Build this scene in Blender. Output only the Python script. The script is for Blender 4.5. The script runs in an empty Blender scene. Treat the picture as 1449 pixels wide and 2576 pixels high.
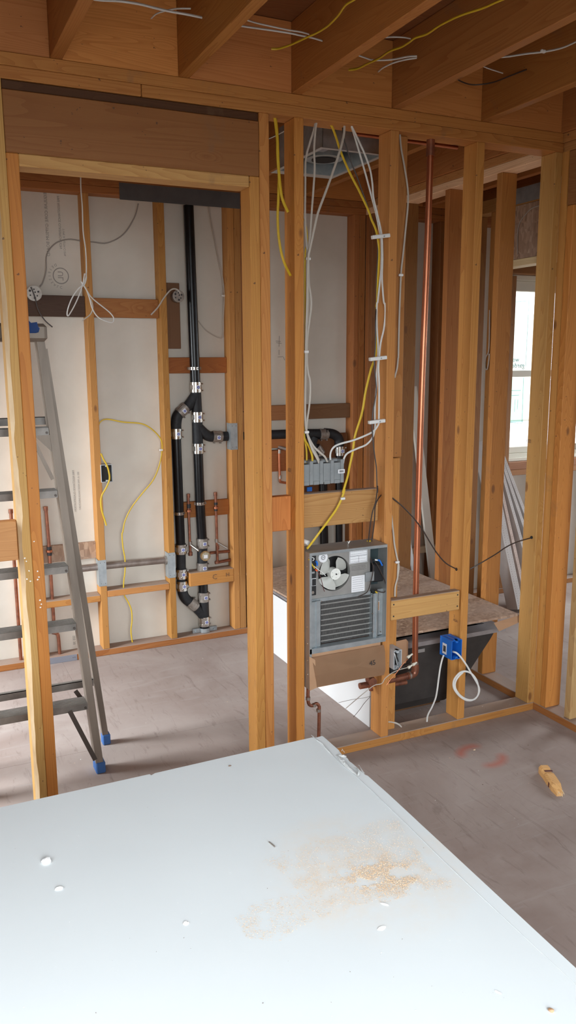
import bpy, bmesh, math, random
from mathutils import Vector, Matrix, noise
random.seed(7)
S = bpy.context.scene
COL = S.collection
R0 = random.Random(3)

# ------------------------------------------------------------------ camera, sky, lights, exposure
YAW, PITCH, ROLL, FPX = .43861, -.1843, -.00554, 2039.166
CAM = Vector((-1.79248, -2.80269, 1.64934))
_f = Vector((math.sin(YAW)*math.cos(PITCH), math.cos(YAW)*math.cos(PITCH), math.sin(PITCH)))
_r = Vector((math.cos(YAW), -math.sin(YAW), 0)); _u = _r.cross(_f)
CR = _r*math.cos(ROLL)+_u*math.sin(ROLL); CU = -_r*math.sin(ROLL)+_u*math.cos(ROLL)
cam = bpy.data.cameras.new('camera'); cam.sensor_fit = 'HORIZONTAL'; cam.sensor_width = 36
cam.lens = FPX/1449*36; cam.clip_start = .05; cam.clip_end = 200
co = bpy.data.objects.new('camera', cam); COL.objects.link(co)
co.matrix_world = Matrix.Translation(CAM) @ Matrix((CR, CU, -_f)).transposed().to_4x4()
S.camera = co

def P(px, py, axis, val):
    """point of the plane <axis>=val seen at photo pixel (px,py)"""
    d = _f + CR*((px-724.5)/FPX) - CU*((py-1288)/FPX)
    i = 'xyz'.index(axis)
    return CAM + d*((val-CAM[i])/d[i])
def PY(pts, y): return [P(a, b, 'y', y) for a, b in pts]
def CY(ox, oy, s, pts, y):
    return [P(ox+p[0]/s, oy+p[1]/s, 'y', p[2] if len(p) > 2 else y) for p in pts]

W = bpy.data.worlds.new('overcast_sky'); S.world = W; W.use_nodes = True
bg = W.node_tree.nodes['Background']; bg.inputs[0].default_value = (.86, .94, 1, 1); bg.inputs[1].default_value = 6.5
def area(name, loc, rot, sx, sy, power, col=(.93, .97, 1)):
    l = bpy.data.lights.new(name, 'AREA'); l.shape = 'RECTANGLE'; l.size = sx; l.size_y = sy; l.energy = power; l.color = col
    o = bpy.data.objects.new(name, l); COL.objects.link(o); o.location = loc; o.rotation_euler = rot
H90 = math.pi/2
# daylight standing in the openings of the shell
TL = math.radians(52)
COOL = (.87, .95, 1)
area('daylight_rear', (-1.5, -4.22, 1.6), (math.radians(54), 0, 0), 1.7, 1.3, 61, COOL)
area('daylight_left_front', (-2.74, -2.55, 1.62), (0, -TL, 0), 1.3, 1.7, 9, COOL)
area('daylight_left_bath', (-3.35, .85, 1.4), (0, -TL, 0), 1.4, .8, 60, COOL)
area('daylight_right_front', (3.9, -2.65, 1.5), (0, TL, 0), 1.4, 1.6, 10, COOL)
area('daylight_right_room', (3.9, .7, 1.5), (0, TL, 0), 1.2, 1.0, 22, COOL)
for o in bpy.data.objects:
    if o.type == 'LIGHT': o.data.spread = math.radians(105)
S.view_settings.view_transform = 'Standard'; S.view_settings.look = 'None'
S.view_settings.exposure = -0.14; S.view_settings.gamma = 1; S.view_settings.use_curve_mapping = False

# ------------------------------------------------------------------ materials
def mat(name, col=(.5, .5, .5), rough=.6, metal=0, spec=.5):
    m = bpy.data.materials.new(name); m.use_nodes = True
    b = m.node_tree.nodes['Principled BSDF']
    b.inputs['Base Color'].default_value = (*col, 1); b.inputs['Roughness'].default_value = rough
    b.inputs['Metallic'].default_value = metal; b.inputs['Specular IOR Level'].default_value = spec
    return m
class NT:
    def __init__(s, m): s.t = m.node_tree; s.n = s.t.nodes; s.b = s.n['Principled BSDF']
    def new(s, typ, **k):
        n = s.n.new(typ)
        for a, v in k.items(): setattr(n, a, v)
        return n
    def set(s, sock, v):
        if hasattr(v, 'links') or isinstance(v, bpy.types.NodeSocket): s.t.links.new(v, sock)
        else: sock.default_value = v
    def math(s, op, a, b=0., c=None, clamp=False):
        n = s.new('ShaderNodeMath', operation=op, use_clamp=clamp); s.set(n.inputs[0], a); s.set(n.inputs[1], b)
        if c is not None: s.set(n.inputs[2], c)
        return n.outputs[0]
    def mix(s, f, a, b, mode='MIX'):
        n = s.new('ShaderNodeMix', data_type='RGBA', blend_type=mode)
        s.set(n.inputs[0], f)
        for q, v in ((6, a), (7, b)):
            if isinstance(v, tuple): v = (*v, 1) if len(v) == 3 else v
            s.set(n.inputs[q], v)
        return n.outputs[2]
    def noise(s, vec, scale, detail=3, dist=0., rough=.5):
        n = s.new('ShaderNodeTexNoise'); s.set(n.inputs['Vector'], vec); n.inputs['Scale'].default_value = scale
        n.inputs['Detail'].default_value = detail; n.inputs['Distortion'].default_value = dist; n.inputs['Roughness'].default_value = rough
        return n.outputs['Fac']
    def ramp(s, f, stops):
        n = s.new('ShaderNodeValToRGB'); s.set(n.inputs[0], f); e = n.color_ramp.elements
        while len(e) < len(stops): e.new(.5)
        for q, (p, c) in zip(e, stops): q.position = p; q.color = (*c, 1) if len(c) == 3 else c
        return n.outputs[0]
    def map(s, vec, scale=(1, 1, 1), loc=None):
        n = s.new('ShaderNodeMapping'); s.set(n.inputs['Vector'], vec); n.inputs['Scale'].default_value = scale
        if loc is not None: s.set(n.inputs['Location'], loc)
        return n.outputs[0]
    def bump(s, h, strength=.3, dist=.002):
        n = s.new('ShaderNodeBump'); n.inputs['Strength'].default_value = strength; n.inputs['Distance'].default_value = dist
        s.set(n.inputs['Height'], h); s.t.links.new(n.outputs[0], s.b.inputs['Normal'])

def lumber(axis, dusty=False):
    m = mat('lumber_'+axis+('_dusty' if dusty else ''), rough=.62, spec=.35); k = NT(m)
    tc = k.new('ShaderNodeTexCoord').outputs['Object']; oi = k.new('ShaderNodeObjectInfo')
    rnd = oi.outputs['Random']; rv = k.new('ShaderNodeCombineXYZ')
    for i, a in enumerate((37., 91., 53.)): k.set(rv.inputs[i], k.math('MULTIPLY', rnd, a))
    sc = [1., 1., 1.]; sc['xyz'.index(axis)] = .055
    va = k.new('ShaderNodeVectorMath', operation='ADD'); k.set(va.inputs[0], tc); k.set(va.inputs[1], rv.outputs[0])
    v = k.map(va.outputs[0], tuple(sc))
    # knots : cells longer than wide
    sk = [6.5]*3; sk['xyz'.index(axis)] = 3.0
    vo = k.new('ShaderNodeTexVoronoi', feature='F1'); k.set(vo.inputs['Vector'], k.map(va.outputs[0], tuple(sk))); vo.inputs['Scale'].default_value = 1.
    kd = vo.outputs['Distance']
    swirl = k.math('MULTIPLY', k.math('SUBTRACT', .22, kd, clamp=True), .42)
    n1 = k.noise(v, 7., 2, .3)
    ring = k.math('FRACT', k.math('ADD', k.math('MULTIPLY', k.math('ADD', n1, swirl), 44.), k.math('MULTIPLY', rnd, 7.)))
    line = k.math('MULTIPLY', k.math('POWER', ring, 1.8), k.math('ADD', .35, k.noise(v, 3.3, 2)))
    fine = k.noise(v, 170., 3, .1, .7)
    big = k.noise(v, 2.2, 2)
    tint = oi.outputs['Color']
    base = k.mix(k.math('MULTIPLY', line, .55), (1, 1, 1), (.60, .42, .28))
    base = k.mix(k.math('MULTIPLY', fine, .42), base, (.64, .52, .42))
    base = k.mix(big, base, (1.1, 1.02, .9), 'MULTIPLY')
    colr = k.mix(1., base, tint, 'MULTIPLY')
    colr = k.mix(k.ramp(kd, [(.0, (.9, .9, .9)), (.055, (.75, .75, .75)), (.085, (.0, .0, .0))]), colr, (.17, .065, .022))
    blot = k.noise(tc, 5.5, 4, .4, .65)
    colr = k.mix(k.ramp(blot, [(.62, (0, 0, 0)), (.78, (.45, .45, .45))]), colr, (.20, .12, .07))
    nv = k.noise(tc, 60, 2)
    colr = k.mix(k.ramp(nv, [(.735, (0, 0, 0)), (.76, (.8, .8, .8))]), colr, (.10, .05, .03))
    if dusty:
        g = k.new('ShaderNodeNewGeometry'); sp = k.new('ShaderNodeSeparateXYZ'); k.set(sp.inputs[0], g.outputs['Normal'])
        dn = k.noise(tc, 9., 4, .5)
        f = k.math('MULTIPLY', k.math('GREATER_THAN', sp.outputs[2], .6), k.math('ADD', .55, k.math('MULTIPLY', dn, .45)))
        colr = k.mix(f, colr, (.33, .27, .235))
    k.t.links.new(colr, k.b.inputs['Base Color'])
    k.bump(k.math('ADD', k.math('MULTIPLY', line, .3), fine), .25, .0012)
    return m
WOOD = {a: lumber(a) for a in 'xyz'}; DUSTY = {a: lumber(a, True) for a in 'xyz'}
TAN = (.74, .415, .150); ORG = (.74, .33, .10); YEL = (.80, .48, .17); PALE = (.80, .62, .36); BRN = (.46, .24, .10); DRK = (.16, .085, .045); PINK = (.55, .29, .15); GREY = (.17, .13, .11)

def mottled(name, c1, c2, scale, rough=.7, metal=0, detail=4, bump=0, spec=.4, stretch=(1, 1, 1)):
    m = mat(name, c1, rough, metal, spec); k = NT(m); tc = k.new('ShaderNodeTexCoord').outputs['Object']
    n = k.noise(k.map(tc, stretch), scale, detail, .3, .6)
    k.t.links.new(k.mix(k.ramp(n, [(.35, (0, 0, 0)), (.68, (1, 1, 1))]), c1, c2), k.b.inputs['Base Color'])
    if bump: k.bump(n, bump)
    return m
M = {}
M['sheath'] = mottled('grey_white_gypsum_face', (.76, .71, .63), (.69, .64, .56), 3.5, .85, spec=.15)
M['gyp'] = None
M['white'] = mat('white_plastic', (.80, .80, .78), .35)
M['jacket'] = mat('white_cable_jacket', (.52, .47, .41), .45)
M['brightjacket'] = mat('bright_white_jacket', (.70, .69, .66), .4)
M['yellow'] = mat('yellow_cable_jacket', (.66, .44, .025), .42)
M['blackcab'] = mat('dark_cable_jacket', (.045, .03, .025), .45)
M['copper'] = mottled('copper_tube', (.62, .24, .13), (.48, .17, .09), 14, .38, 1., stretch=(1, 1, .3))
M['oldcopper'] = mottled('tarnished_copper', (.42, .17, .10), (.23, .10, .07), 26, .42, .8)
M['brass'] = mottled('brass_fitting', (.55, .36, .16), (.3, .18, .10), 40, .4, .9)
M['solder'] = mat('grey_solder', (.42, .38, .34), .35, .8)
M['iron'] = mottled('black_painted_iron', (.004, .004, .005), (.008, .008, .009), 30, .28, 0, bump=.1, spec=.4)
M['ironm'] = mottled('matte_cast_iron', (.011, .011, .013), (.020, .020, .022), 60, .6, 0, bump=.3)
M['steel'] = mottled('bright_stainless_band', (.66, .64, .60), (.50, .48, .45), 60, .24, 1.)
M['dullsteel'] = mottled('dull_band', (.40, .36, .32), (.30, .26, .23), 60, .45, .7)
M['galv'] = mottled('galvanised_sheet', (.55, .60, .62), (.42, .47, .50), 22, .38, .75)
M['zinc'] = mottled('dull_zinc_sheet', (.40, .39, .37), (.33, .32, .305), 10, .5, .55)
M['greymetal'] = mottled('dark_grey_flashing', (.13, .125, .125), (.10, .095, .095), 8, .55, .3)
M['strap'] = mat('blue_grey_strap', (.30, .31, .36), .5, .4)
M['alu'] = mottled('worn_aluminium', (.27, .225, .185), (.16, .13, .105), 7, .52, .4, stretch=(1, 1, .2), bump=.05)
M['aluf'] = mottled('aluminium_tread', (.27, .25, .23), (.18, .165, .15), 12, .5, .45)
M['darkalu'] = mat('dark_brace_metal', (.09, .075, .065), .5, .4)
M['blue'] = mat('blue_plastic', (.015, .16, .62), .38)
M['bluetape'] = mat('blue_tape', (.015, .075, .30), .6)
M['bluefoot'] = mat('worn_blue_rubber', (.04, .13, .36), .7)
M['decal'] = mat('blue_print', (.02, .04, .34), .4)
M['sticker'] = mat('white_sticker', (.80, .80, .82), .45)
M['greyp'] = mottled('grey_box_plastic', (.27, .285, .29), (.23, .245, .25), 20, .5)
M['lightgreyp'] = mat('light_grey_box_plastic', (.50, .52, .54), .5)
M['dark'] = mat('dark_interior', (.015, .014, .014), .8)  # near-black tone, mostly painting shade into holes and hollow boxes
M['blackp'] = mat('black_plastic', (.02, .02, .022), .4)
M['ink'] = mat('black_ink', (.03, .028, .03), .7)
M['greyink'] = mat('faded_grey_ink', (.33, .30, .27), .8)
M['woodink'] = mat('brown_stamp_ink', (.20, .10, .05), .8)
M['card'] = mottled('cardboard', (.47, .285, .17), (.43, .25, .145), 6, .8, spec=.15)
M['tub'] = mat('white_tub_apron', (.80, .80, .80), .3)
M['tubdark'] = mottled('dark_tub_underside', (.035, .030, .028), (.05, .043, .04), 12, .7)
M['vinyl'] = mat('white_vinyl_frame', (.70, .66, .56), .4)
M['gypedge'] = mottled('board_edge_paper', (.62, .50, .44), (.52, .41, .36), 30, .85)
M['door'] = mottled('primed_board', (.56, .52, .50), (.46, .42, .40), 4, .6)
M['fan'] = mat('ivory_fan_plastic', (.80, .80, .75), .35)
M['red'] = mat('orange_red_plastic', (.8, .12, .03), .5)
M['redpaint'] = mat('burgundy_mark', (.10, .02, .02), .7)
M['barepaper'] = mottled('torn_paper', (.80, .80, .79), (.66, .66, .65), 40, .9)
M['plaster'] = mat('gypsum_crumb', (.86, .86, .84), .9)
M['dustwood'] = mat('sawdust', (.72, .52, .34), .9)
M['debris'] = mat('brown_debris', (.16, .10, .07), .9)
M['housewhite'] = mat('white_house_siding', (.86, .87, .88), .7)
M['fins'] = None

def make_fins():
    m = mat('coil_fins', (.05, .05, .05), .5, .5); k = NT(m); tc = k.new('ShaderNodeTexCoord').outputs['Object']
    n = k.noise(k.map(tc, (240, 1, 50)), 1., 2)
    k.t.links.new(k.mix(n, (.015, .015, .015), (.16, .155, .15)), k.b.inputs['Base Color']); k.bump(n, .6, .002)
    return m
M['fins'] = make_fins()
def make_osb():
    m = mat('strand_board', rough=.75, spec=.2); k = NT(m); tc = k.new('ShaderNodeTexCoord').outputs['Object']
    v = k.new('ShaderNodeTexVoronoi'); k.set(v.inputs['Vector'], k.map(tc, (14, 44, 14))); v.inputs['Scale'].default_value = 1.5; v.inputs['Randomness'].default_value = 1
    v2 = k.new('ShaderNodeTexVoronoi'); k.set(v2.inputs['Vector'], k.map(tc, (46, 15, 14))); v2.inputs['Scale'].default_value = 1.4
    c = k.mix(.5, v.outputs['Color'], v2.outputs['Color'])
    f = k.noise(c, 3., 2); d = k.noise(tc, 4, 4, .3)
    col = k.ramp(f, [(.3, (.20, .105, .055)), (.5, (.42, .26, .16)), (.72, (.62, .45, .31))])
    col = k.mix(k.ramp(d, [(.35, (.25, .25, .25)), (.7, (.75, .75, .75))]), col, (.42, .31, .25))
    k.t.links.new(col, k.b.inputs['Base Color']); k.bump(f, .35, .002)
    return m
M['osb'] = make_osb()
def make_floor():
    m = mat('dusty_plywood_floor', rough=.8, spec=.2); k = NT(m); g = k.new('ShaderNodeNewGeometry').outputs['Position']
    a = k.noise(g, 1.7, 5, .6, .6); b = k.noise(k.map(g, (9, 1.4, 1)), 3.2, 6, 1.2, .7); c = k.noise(k.map(g, (1.2, 10, 1)), 2.6, 4, .8, .6)
    col = k.mix(k.ramp(a, [(.3, (0, 0, 0)), (.7, (1, 1, 1))]), (.30, .226, .198), (.43, .36, .328))
    col = k.mix(k.ramp(b, [(.56, (0, 0, 0)), (.72, (.55, .55, .55))]), col, (.18, .130, .115))
    col = k.mix(k.ramp(c, [(.58, (0, 0, 0)), (.78, (.5, .5, .5))]), col, (.44, .39, .365))
    sp = k.new('ShaderNodeSeparateXYZ'); k.set(sp.inputs[0], g)
    # sprayed circle mark left by the layout crew
    dx = k.math('MULTIPLY', k.math('SUBTRACT', sp.outputs[0], .30), 1.); dy = k.math('SUBTRACT', sp.outputs[1], -.262)
    rr = k.math('SQRT', k.math('ADD', k.math('MULTIPLY', dx, dx), k.math('MULTIPLY', dy, dy)))
    band = k.math('SUBTRACT', 1., k.math('DIVIDE', k.math('ABSOLUTE', k.math('SUBTRACT', rr, .086)), .034), clamp=True)
    gap = k.math('ADD', .25, k.math('MULTIPLY', k.noise(g, 6, 2), 1.), clamp=True)
    pr = k.math('DIVIDE', k.math('ABSOLUTE', k.math('ADD', k.math('MULTIPLY', dx, -.36), k.math('MULTIPLY', dy, .93))), k.math('ADD', rr, .001))
    ang = k.ramp(pr, [(.42, (0, 0, 0)), (.80, (1, 1, 1))])
    f = k.math('MULTIPLY', k.math('MULTIPLY', band, gap), .75)
    f = k.math('MULTIPLY', f, ang)
    col = k.mix(f, col, (.52, .10, .055))
    k.t.links.new(col, k.b.inputs['Base Color']); k.bump(b, .12, .002)
    return m
M['floor'] = make_floor()
def make_gyp():
    m = mat('white_drywall_paper', rough=.75, spec=.2); k = NT(m); g = k.new('ShaderNodeNewGeometry').outputs['Position']
    n = k.noise(g, 4, 4); sp = k.noise(g, 45, 3, 0, .7)
    col = k.mix(n, (.67, .695, .70), (.61, .635, .64))
    # thin film of sawdust wiped into a patch
    s = k.new('ShaderNodeSeparateXYZ'); k.set(s.inputs[0], g)
    w_ = k.noise(g, 9, 4, .5, .6)
    ux = k.math('DIVIDE', k.math('ADD', s.outputs[0], 1.11), .20); uy = k.math('DIVIDE', k.math('ADD', s.outputs[1], 1.67), .19)
    e = k.math('SUBTRACT', 1.15, k.math('ADD', k.math('MULTIPLY', ux, ux), k.math('MULTIPLY', uy, uy)), clamp=True)
    f = k.math('MULTIPLY', k.math('MULTIPLY', e, k.ramp(w_, [(.35, (.1, .1, .1)), (.62, (1, 1, 1))])), k.ramp(sp, [(.3, (.25, .25, .25)), (.7, (1, 1, 1))]))
    col = k.mix(k.math('MULTIPLY', f, .65), col, (.70, .57, .44))
    k.t.links.new(col, k.b.inputs['Base Color'])
    return m
M['gyp'] = make_gyp()
def make_glass():
    m = mat('clear_glass', (1, 1, 1), .02); k = NT(m)
    t = k.new('ShaderNodeBsdfTransparent'); gl = k.new('ShaderNodeBsdfGlossy'); gl.inputs['Roughness'].default_value = .02
    mx = k.new('ShaderNodeMixShader'); mx.inputs[0].default_value = .05
    k.t.links.new(t.outputs[0], mx.inputs[1]); k.t.links.new(gl.outputs[0], mx.inputs[2])
    k.t.links.new(mx.outputs[0], k.n['Material Output'].inputs['Surface'])
    return m
M['glass'] = make_glass()
def film(name, col, tr):
    m = mat(name, col, .5); k = NT(m); k.b.inputs['Transmission Weight'].default_value = 0
    t = k.new('ShaderNodeBsdfTranslucent'); t.inputs[0].default_value = (*col, 1); tp = k.new('ShaderNodeBsdfTransparent'); tp.inputs[0].default_value = (*col, 1)
    mx = k.new('ShaderNodeMixShader'); mx.inputs[0].default_value = tr
    k.t.links.new(t.outputs[0], mx.inputs[1]); k.t.links.new(tp.outputs[0], mx.inputs[2]); k.t.links.new(mx.outputs[0], k.n['Material Output'].inputs['Surface'])
    return m
M['film_blue'] = film('pale_blue_film', (.82, .90, .92), 1); M['film_teal'] = film('pale_teal_film', (.76, .93, .91), 1); M['film_line'] = film('grey_film_print', (.38, .46, .47), 1)

# ------------------------------------------------------------------ builders
WL = {}                                      # world position of every empty / object
def reg(o, loc, parent):
    WL[o.name] = Vector(loc)
    COL.objects.link(o)
    if parent is not None:
        o.parent = parent; o.location = Vector(loc)-WL[parent.name]
    else: o.location = loc
    return o
def thing(name, label, cat, loc, group=None):
    o = bpy.data.objects.new(name, None); o.empty_display_size = .05; reg(o, loc, None)
    o['label'] = label; o['category'] = cat
    if group: o['group'] = group
    return o
def setting(name, loc=(0, 0, 0), label=None, cat=None):
    o = bpy.data.objects.new(name, None); o.empty_display_size = .05; reg(o, loc, None); o['kind'] = 'structure'
    if label: o['label'] = label; o['category'] = cat
    return o
def tag(o, label, cat, group=None, kind=None):
    o['label'] = label; o['category'] = cat
    if group: o['group'] = group
    if kind: o['kind'] = kind
    return o
def link_bm(name, bm, mats, parent=None, smooth=False, tint=None, loc=None, label=None):
    if not isinstance(mats, (list, tuple)): mats = [mats]
    if loc is None:
        lo = Vector([min(v.co[i] for v in bm.verts) for i in range(3)]); hi = Vector([max(v.co[i] for v in bm.verts) for i in range(3)])
        loc = (lo+hi)/2
        if parent is None: loc.z = lo.z
    bmesh.ops.translate(bm, verts=bm.verts, vec=-Vector(loc))
    bmesh.ops.recalc_face_normals(bm, faces=bm.faces)
    me = bpy.data.meshes.new(name); bm.to_mesh(me); bm.free()
    for m in mats: me.materials.append(m)
    if smooth:
        for p in me.polygons: p.use_smooth = True
        try: me.set_sharp_from_angle(angle=math.radians(40))
        except Exception: pass
    o = bpy.data.objects.new(name, me); reg(o, loc, parent)
    if tint: o.color = (*tint, 1)
    if label: o['label'] = label
    return o
def box_bm(bm, lo, hi, bev=0., mi=0, mtx=None, shear=None):
    x0, y0, z0 = lo; x1, y1, z1 = hi
    vs = [bm.verts.new(c) for c in ((x0, y0, z0), (x1, y0, z0), (x1, y1, z0), (x0, y1, z0), (x0, y0, z1), (x1, y0, z1), (x1, y1, z1), (x0, y1, z1))]
    if shear:
        for v in vs[4:]: v.co += Vector(shear)
    fs = [bm.faces.new([vs[i] for i in q]) for q in ((3, 2, 1, 0), (4, 5, 6, 7), (0, 1, 5, 4), (1, 2, 6, 5), (2, 3, 7, 6), (3, 0, 4, 7))]
    for f in fs: f.material_index = mi
    if bev > 0:
        es = list({e for f in fs for e in f.edges})
        r = bmesh.ops.bevel(bm, geom=es, offset=bev, segments=1, affect='EDGES', profile=.5)
        vs = list({v for f in r['faces'] for v in f.verts})
    if mtx is not None: bmesh.ops.transform(bm, matrix=mtx, verts=vs)
    return vs
def box(name, lo, hi, m, parent=None, bev=0., tint=None, label=None, shear=None, loc=None):
    bm = bmesh.new(); box_bm(bm, lo, hi, bev, shear=shear)
    return link_bm(name, bm, m, parent, tint=tint, label=label, loc=loc)
WF = (.71, .61, .50)                      # overall tone of the lumber
def vary(t, a=.10):
    k = 1+R0.uniform(-a, a); return (min(1, t[0]*k*WF[0]), min(1, t[1]*k*(1+R0.uniform(-.05, .05))*WF[1]), t[2]*k*(1+R0.uniform(-.12, .12))*WF[2])
def board(name, lo, hi, parent, tint=TAN, dusty=False, bev=.0025, label=None, shear=None, mt=None):
    d = [hi[i]-lo[i] for i in range(3)]; ax = 'xyz'[d.index(max(d))]
    return box(name, lo, hi, mt or (DUSTY if dusty else WOOD)[ax], parent, bev, vary(tint), label, shear)
def smooth_pts(pts, n=6):
    pts = [Vector(p) for p in pts]
    if len(pts) < 3: return pts
    q = [pts[0]*2-pts[1]]+pts+[pts[-1]*2-pts[-2]]; out = []
    for i in range(1, len(q)-2):
        a, b, c, d = q[i-1:i+3]
        for j in range(n):
            t = j/n; out.append(.5*((2*b)+(c-a)*t+(2*a-5*b+4*c-d)*t*t+(3*b-a-3*c+d)*t**3))
    out.append(pts[-1]); return out
def tube_bm(bm, pts, r, n=8, flat=1., mi=0, cap=True):
    """sweep; r number or list of radii"""
    P_ = [pts[0]]
    rr = r if isinstance(r, (list, tuple)) else [r]*len(pts); R_ = [rr[0]]
    for p, a in zip(pts[1:], rr[1:]):
        if (p-P_[-1]).length > 1e-5: P_.append(p); R_.append(a)
    if len(P_) < 2: return
    t = (P_[1]-P_[0]).normalized(); nrm = t.orthogonal().normalized()
    if abs(t.z) > .5:
        nrm = Vector((1, 0, 0)); nrm = (nrm-t*nrm.dot(t)).normalized()
    rings = []
    for i, p in enumerate(P_):
        a = P_[max(i-1, 0)]; b = P_[min(i+1, len(P_)-1)]; t2 = (b-a).normalized()
        nrm = (nrm-t2*nrm.dot(t2)).normalized(); bi = t2.cross(nrm)
        rings.append([bm.verts.new(p+(nrm*math.cos(2*math.pi*k/n)+bi*math.sin(2*math.pi*k/n)*flat)*R_[i]) for k in range(n)])
    for a, b in zip(rings, rings[1:]):
        for k in range(n):
            f = bm.faces.new((a[k], a[(k+1) % n], b[(k+1) % n], b[k])); f.material_index = mi
    if cap:
        for q in (rings[0][::-1], rings[-1]):
            f = bm.faces.new(q); f.material_index = mi
def tube(name, pts, r, m, parent=None, n=8, flat=1., sm=5, label=None):
    bm = bmesh.new(); pts = smooth_pts(pts, sm) if sm else [Vector(p) for p in pts]
    tube_bm(bm, pts, r, n, flat); return link_bm(name, bm, m, parent, smooth=True, label=label)
def cyl_bm(bm, a, b, r, n=20, mi=0, r2=None): tube_bm(bm, [Vector(a), Vector(b)], [r, r2 if r2 is not None else r], n, mi=mi)
def cyl(name, a, b, r, m, parent=None, n=20, r2=None, label=None):
    bm = bmesh.new(); cyl_bm(bm, a, b, r, n, r2=r2); return link_bm(name, bm, m, parent, smooth=True, label=label)
def text_bm(bm, s, size, mtx, mi=0):
    cu = bpy.data.curves.new('t', 'FONT'); cu.body = s; cu.size = size; cu.align_x = 'CENTER'; cu.align_y = 'CENTER'; cu.extrude = size*.01
    cu.resolution_u = 2
    o = bpy.data.objects.new('t', cu); COL.objects.link(o)
    dg = bpy.context.evaluated_depsgraph_get(); me = bpy.data.meshes.new_from_object(o.evaluated_get(dg))
    n0 = len(bm.verts); bm.from_mesh(me); bm.verts.ensure_lookup_table(); vs = bm.verts[n0:]
    for f in bm.faces:
        if f.verts[0].index < 0 or f.verts[0] in vs: pass
    bmesh.ops.transform(bm, matrix=mtx, verts=vs)
    bpy.data.objects.remove(o); bpy.data.curves.remove(cu); bpy.data.meshes.remove(me)
def text(name, s, size, mtx, m, parent=None):
    bm = bmesh.new(); text_bm(bm, s, size, mtx)
    if not bm.verts: bm.free(); return None
    return link_bm(name, bm, m, parent)
FRONT = Matrix(((1, 0, 0), (0, 0, -1), (0, 1, 0))).to_4x4()      # text faces -y
LEFTF = Matrix(((0, 0, -1), (-1, 0, 0), (0, 1, 0))).to_4x4()     # text faces -x
def TF(loc, base=FRONT, rot=0, mirror=False):
    return Matrix.Translation(loc) @ base @ Matrix.Rotation(rot, 4, 'Z') @ (Matrix.Diagonal((-1, 1, 1, 1)) if mirror else Matrix.Identity(4))

IN = .0254
ZP, ZT = .038, 2.508            # underside heights: top of floor plate, underside of top plates
D = 1.628                       # front of the plumbing wall
XR = .815                       # left face of the right hand partition

# ------------------------------------------------------------------ floor
fl = setting('floor')
ys = [-4.37, -3.15, -1.93, -.71, .51, 1.73, 2.2]; 
for r_, (a, b) in enumerate(zip(ys, ys[1:])):
    xs = [-3.55]+[-3.5501+(1.22 if r_ % 2 else 0)+2.44*i for i in range(4)]+[4.0]
    xs = [x for x in xs if x <= 4.0]
    for c, d in zip(xs, xs[1:]):
        if d-c > .05: box('floor_panel', (c+.0004, a+.0004, -.019), (d-.0004, b-.0004, 0), M['floor'], fl, .0006)
for i in range(20):
    y = -4.3+.406*i
    if y < 2: board('floor_joist', (-3.5, y, -.26), (4., y+.038, -.0195), fl, BRN, bev=0)

# ------------------------------------------------------------------ ceiling : joists, blocking, deck
ce = setting('ceiling')
ZJ = 2.585; ZD = 2.82
jx = [-.452+.419*i for i in range(-7, 11)]
for x in jx:
    board('joist', (x, -4.29, ZJ+.0005), (x+.038, 1.72, ZD), ce, (.60, .30, .11), bev=.002)
for x, x2 in zip(jx, jx[1:]):
    for y in (0.004, D+.002): board('blocking', (x+.0385, y, ZJ+.001), (x2-.0005, y+.038, ZD-.001), ce, R0.choice(((.90, .44, .17), (.82, .41, .16))), bev=.001)
xs = [-3.5, -3.1, -1.88, -.66, .56, 1.78, 3.0, 4.0]
for a, b in zip(xs, xs[1:]):
    for c, d in ((-4.4, -2.9), (-2.9, -.47), (-.47, 1.85)):
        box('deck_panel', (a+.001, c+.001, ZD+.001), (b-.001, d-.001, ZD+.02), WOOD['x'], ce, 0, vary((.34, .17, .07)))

# ------------------------------------------------------------------ front partition (seen face y = 0)
wf = setting('wall_front')
def stud(par, x1, tint=TAN, y0=0., y1=.089, z0=ZP, z1=ZT, x0=None, **k):
    return board('stud', (x1-.038 if x0 is None else x0, y0, z0), (x1, y1, z1), par, tint, **k)
board('top_plate', (-3.39, 0, ZT+.0385), (XR-.0005, .089, ZJ), wf, (.74, .38, .13))
board('top_plate', (-1.0, 0, ZT), (XR+.0885, .089, ZT+.038), wf, (.74, .40, .14))
board('top_plate', (-3.39, 0, ZT), (-1.002, .089, ZT+.038), wf, (.74, .38, .13))
board('bottom_plate', (-.543-.076, 0, 0), (XR-.001, .089, ZP-.0005), wf, (.70, .38, .14), True)
board('bottom_plate', (-3.39, 0, 0), (-1.404, .089, ZP-.0005), wf, (.70, .38, .14), True)
# doorway
board('header_spacer', (-1.4415, .006, 2.4785), (-.583, .083, ZT-.001), wf, (.13, .065, .035))
board('header', (-1.4415, 0, 2.294), (-.583, .089, 2.478), wf, (.44, .235, .085))
board('header_sill', (-1.404, 0, 2.256), (-.622, .089, 2.2935), wf, (.80, .56, .28))
stud(wf, -.5435, (.80, .44, .15)); 
board('trimmer', (-.6205, 0, ZP), (-.5825, .089, 2.2935), wf, (.78, .43, .15))
board('trimmer', (-1.4415, 0, ZP), (-1.4035, .089, 2.2935), wf, (.84, .38, .10))
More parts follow.
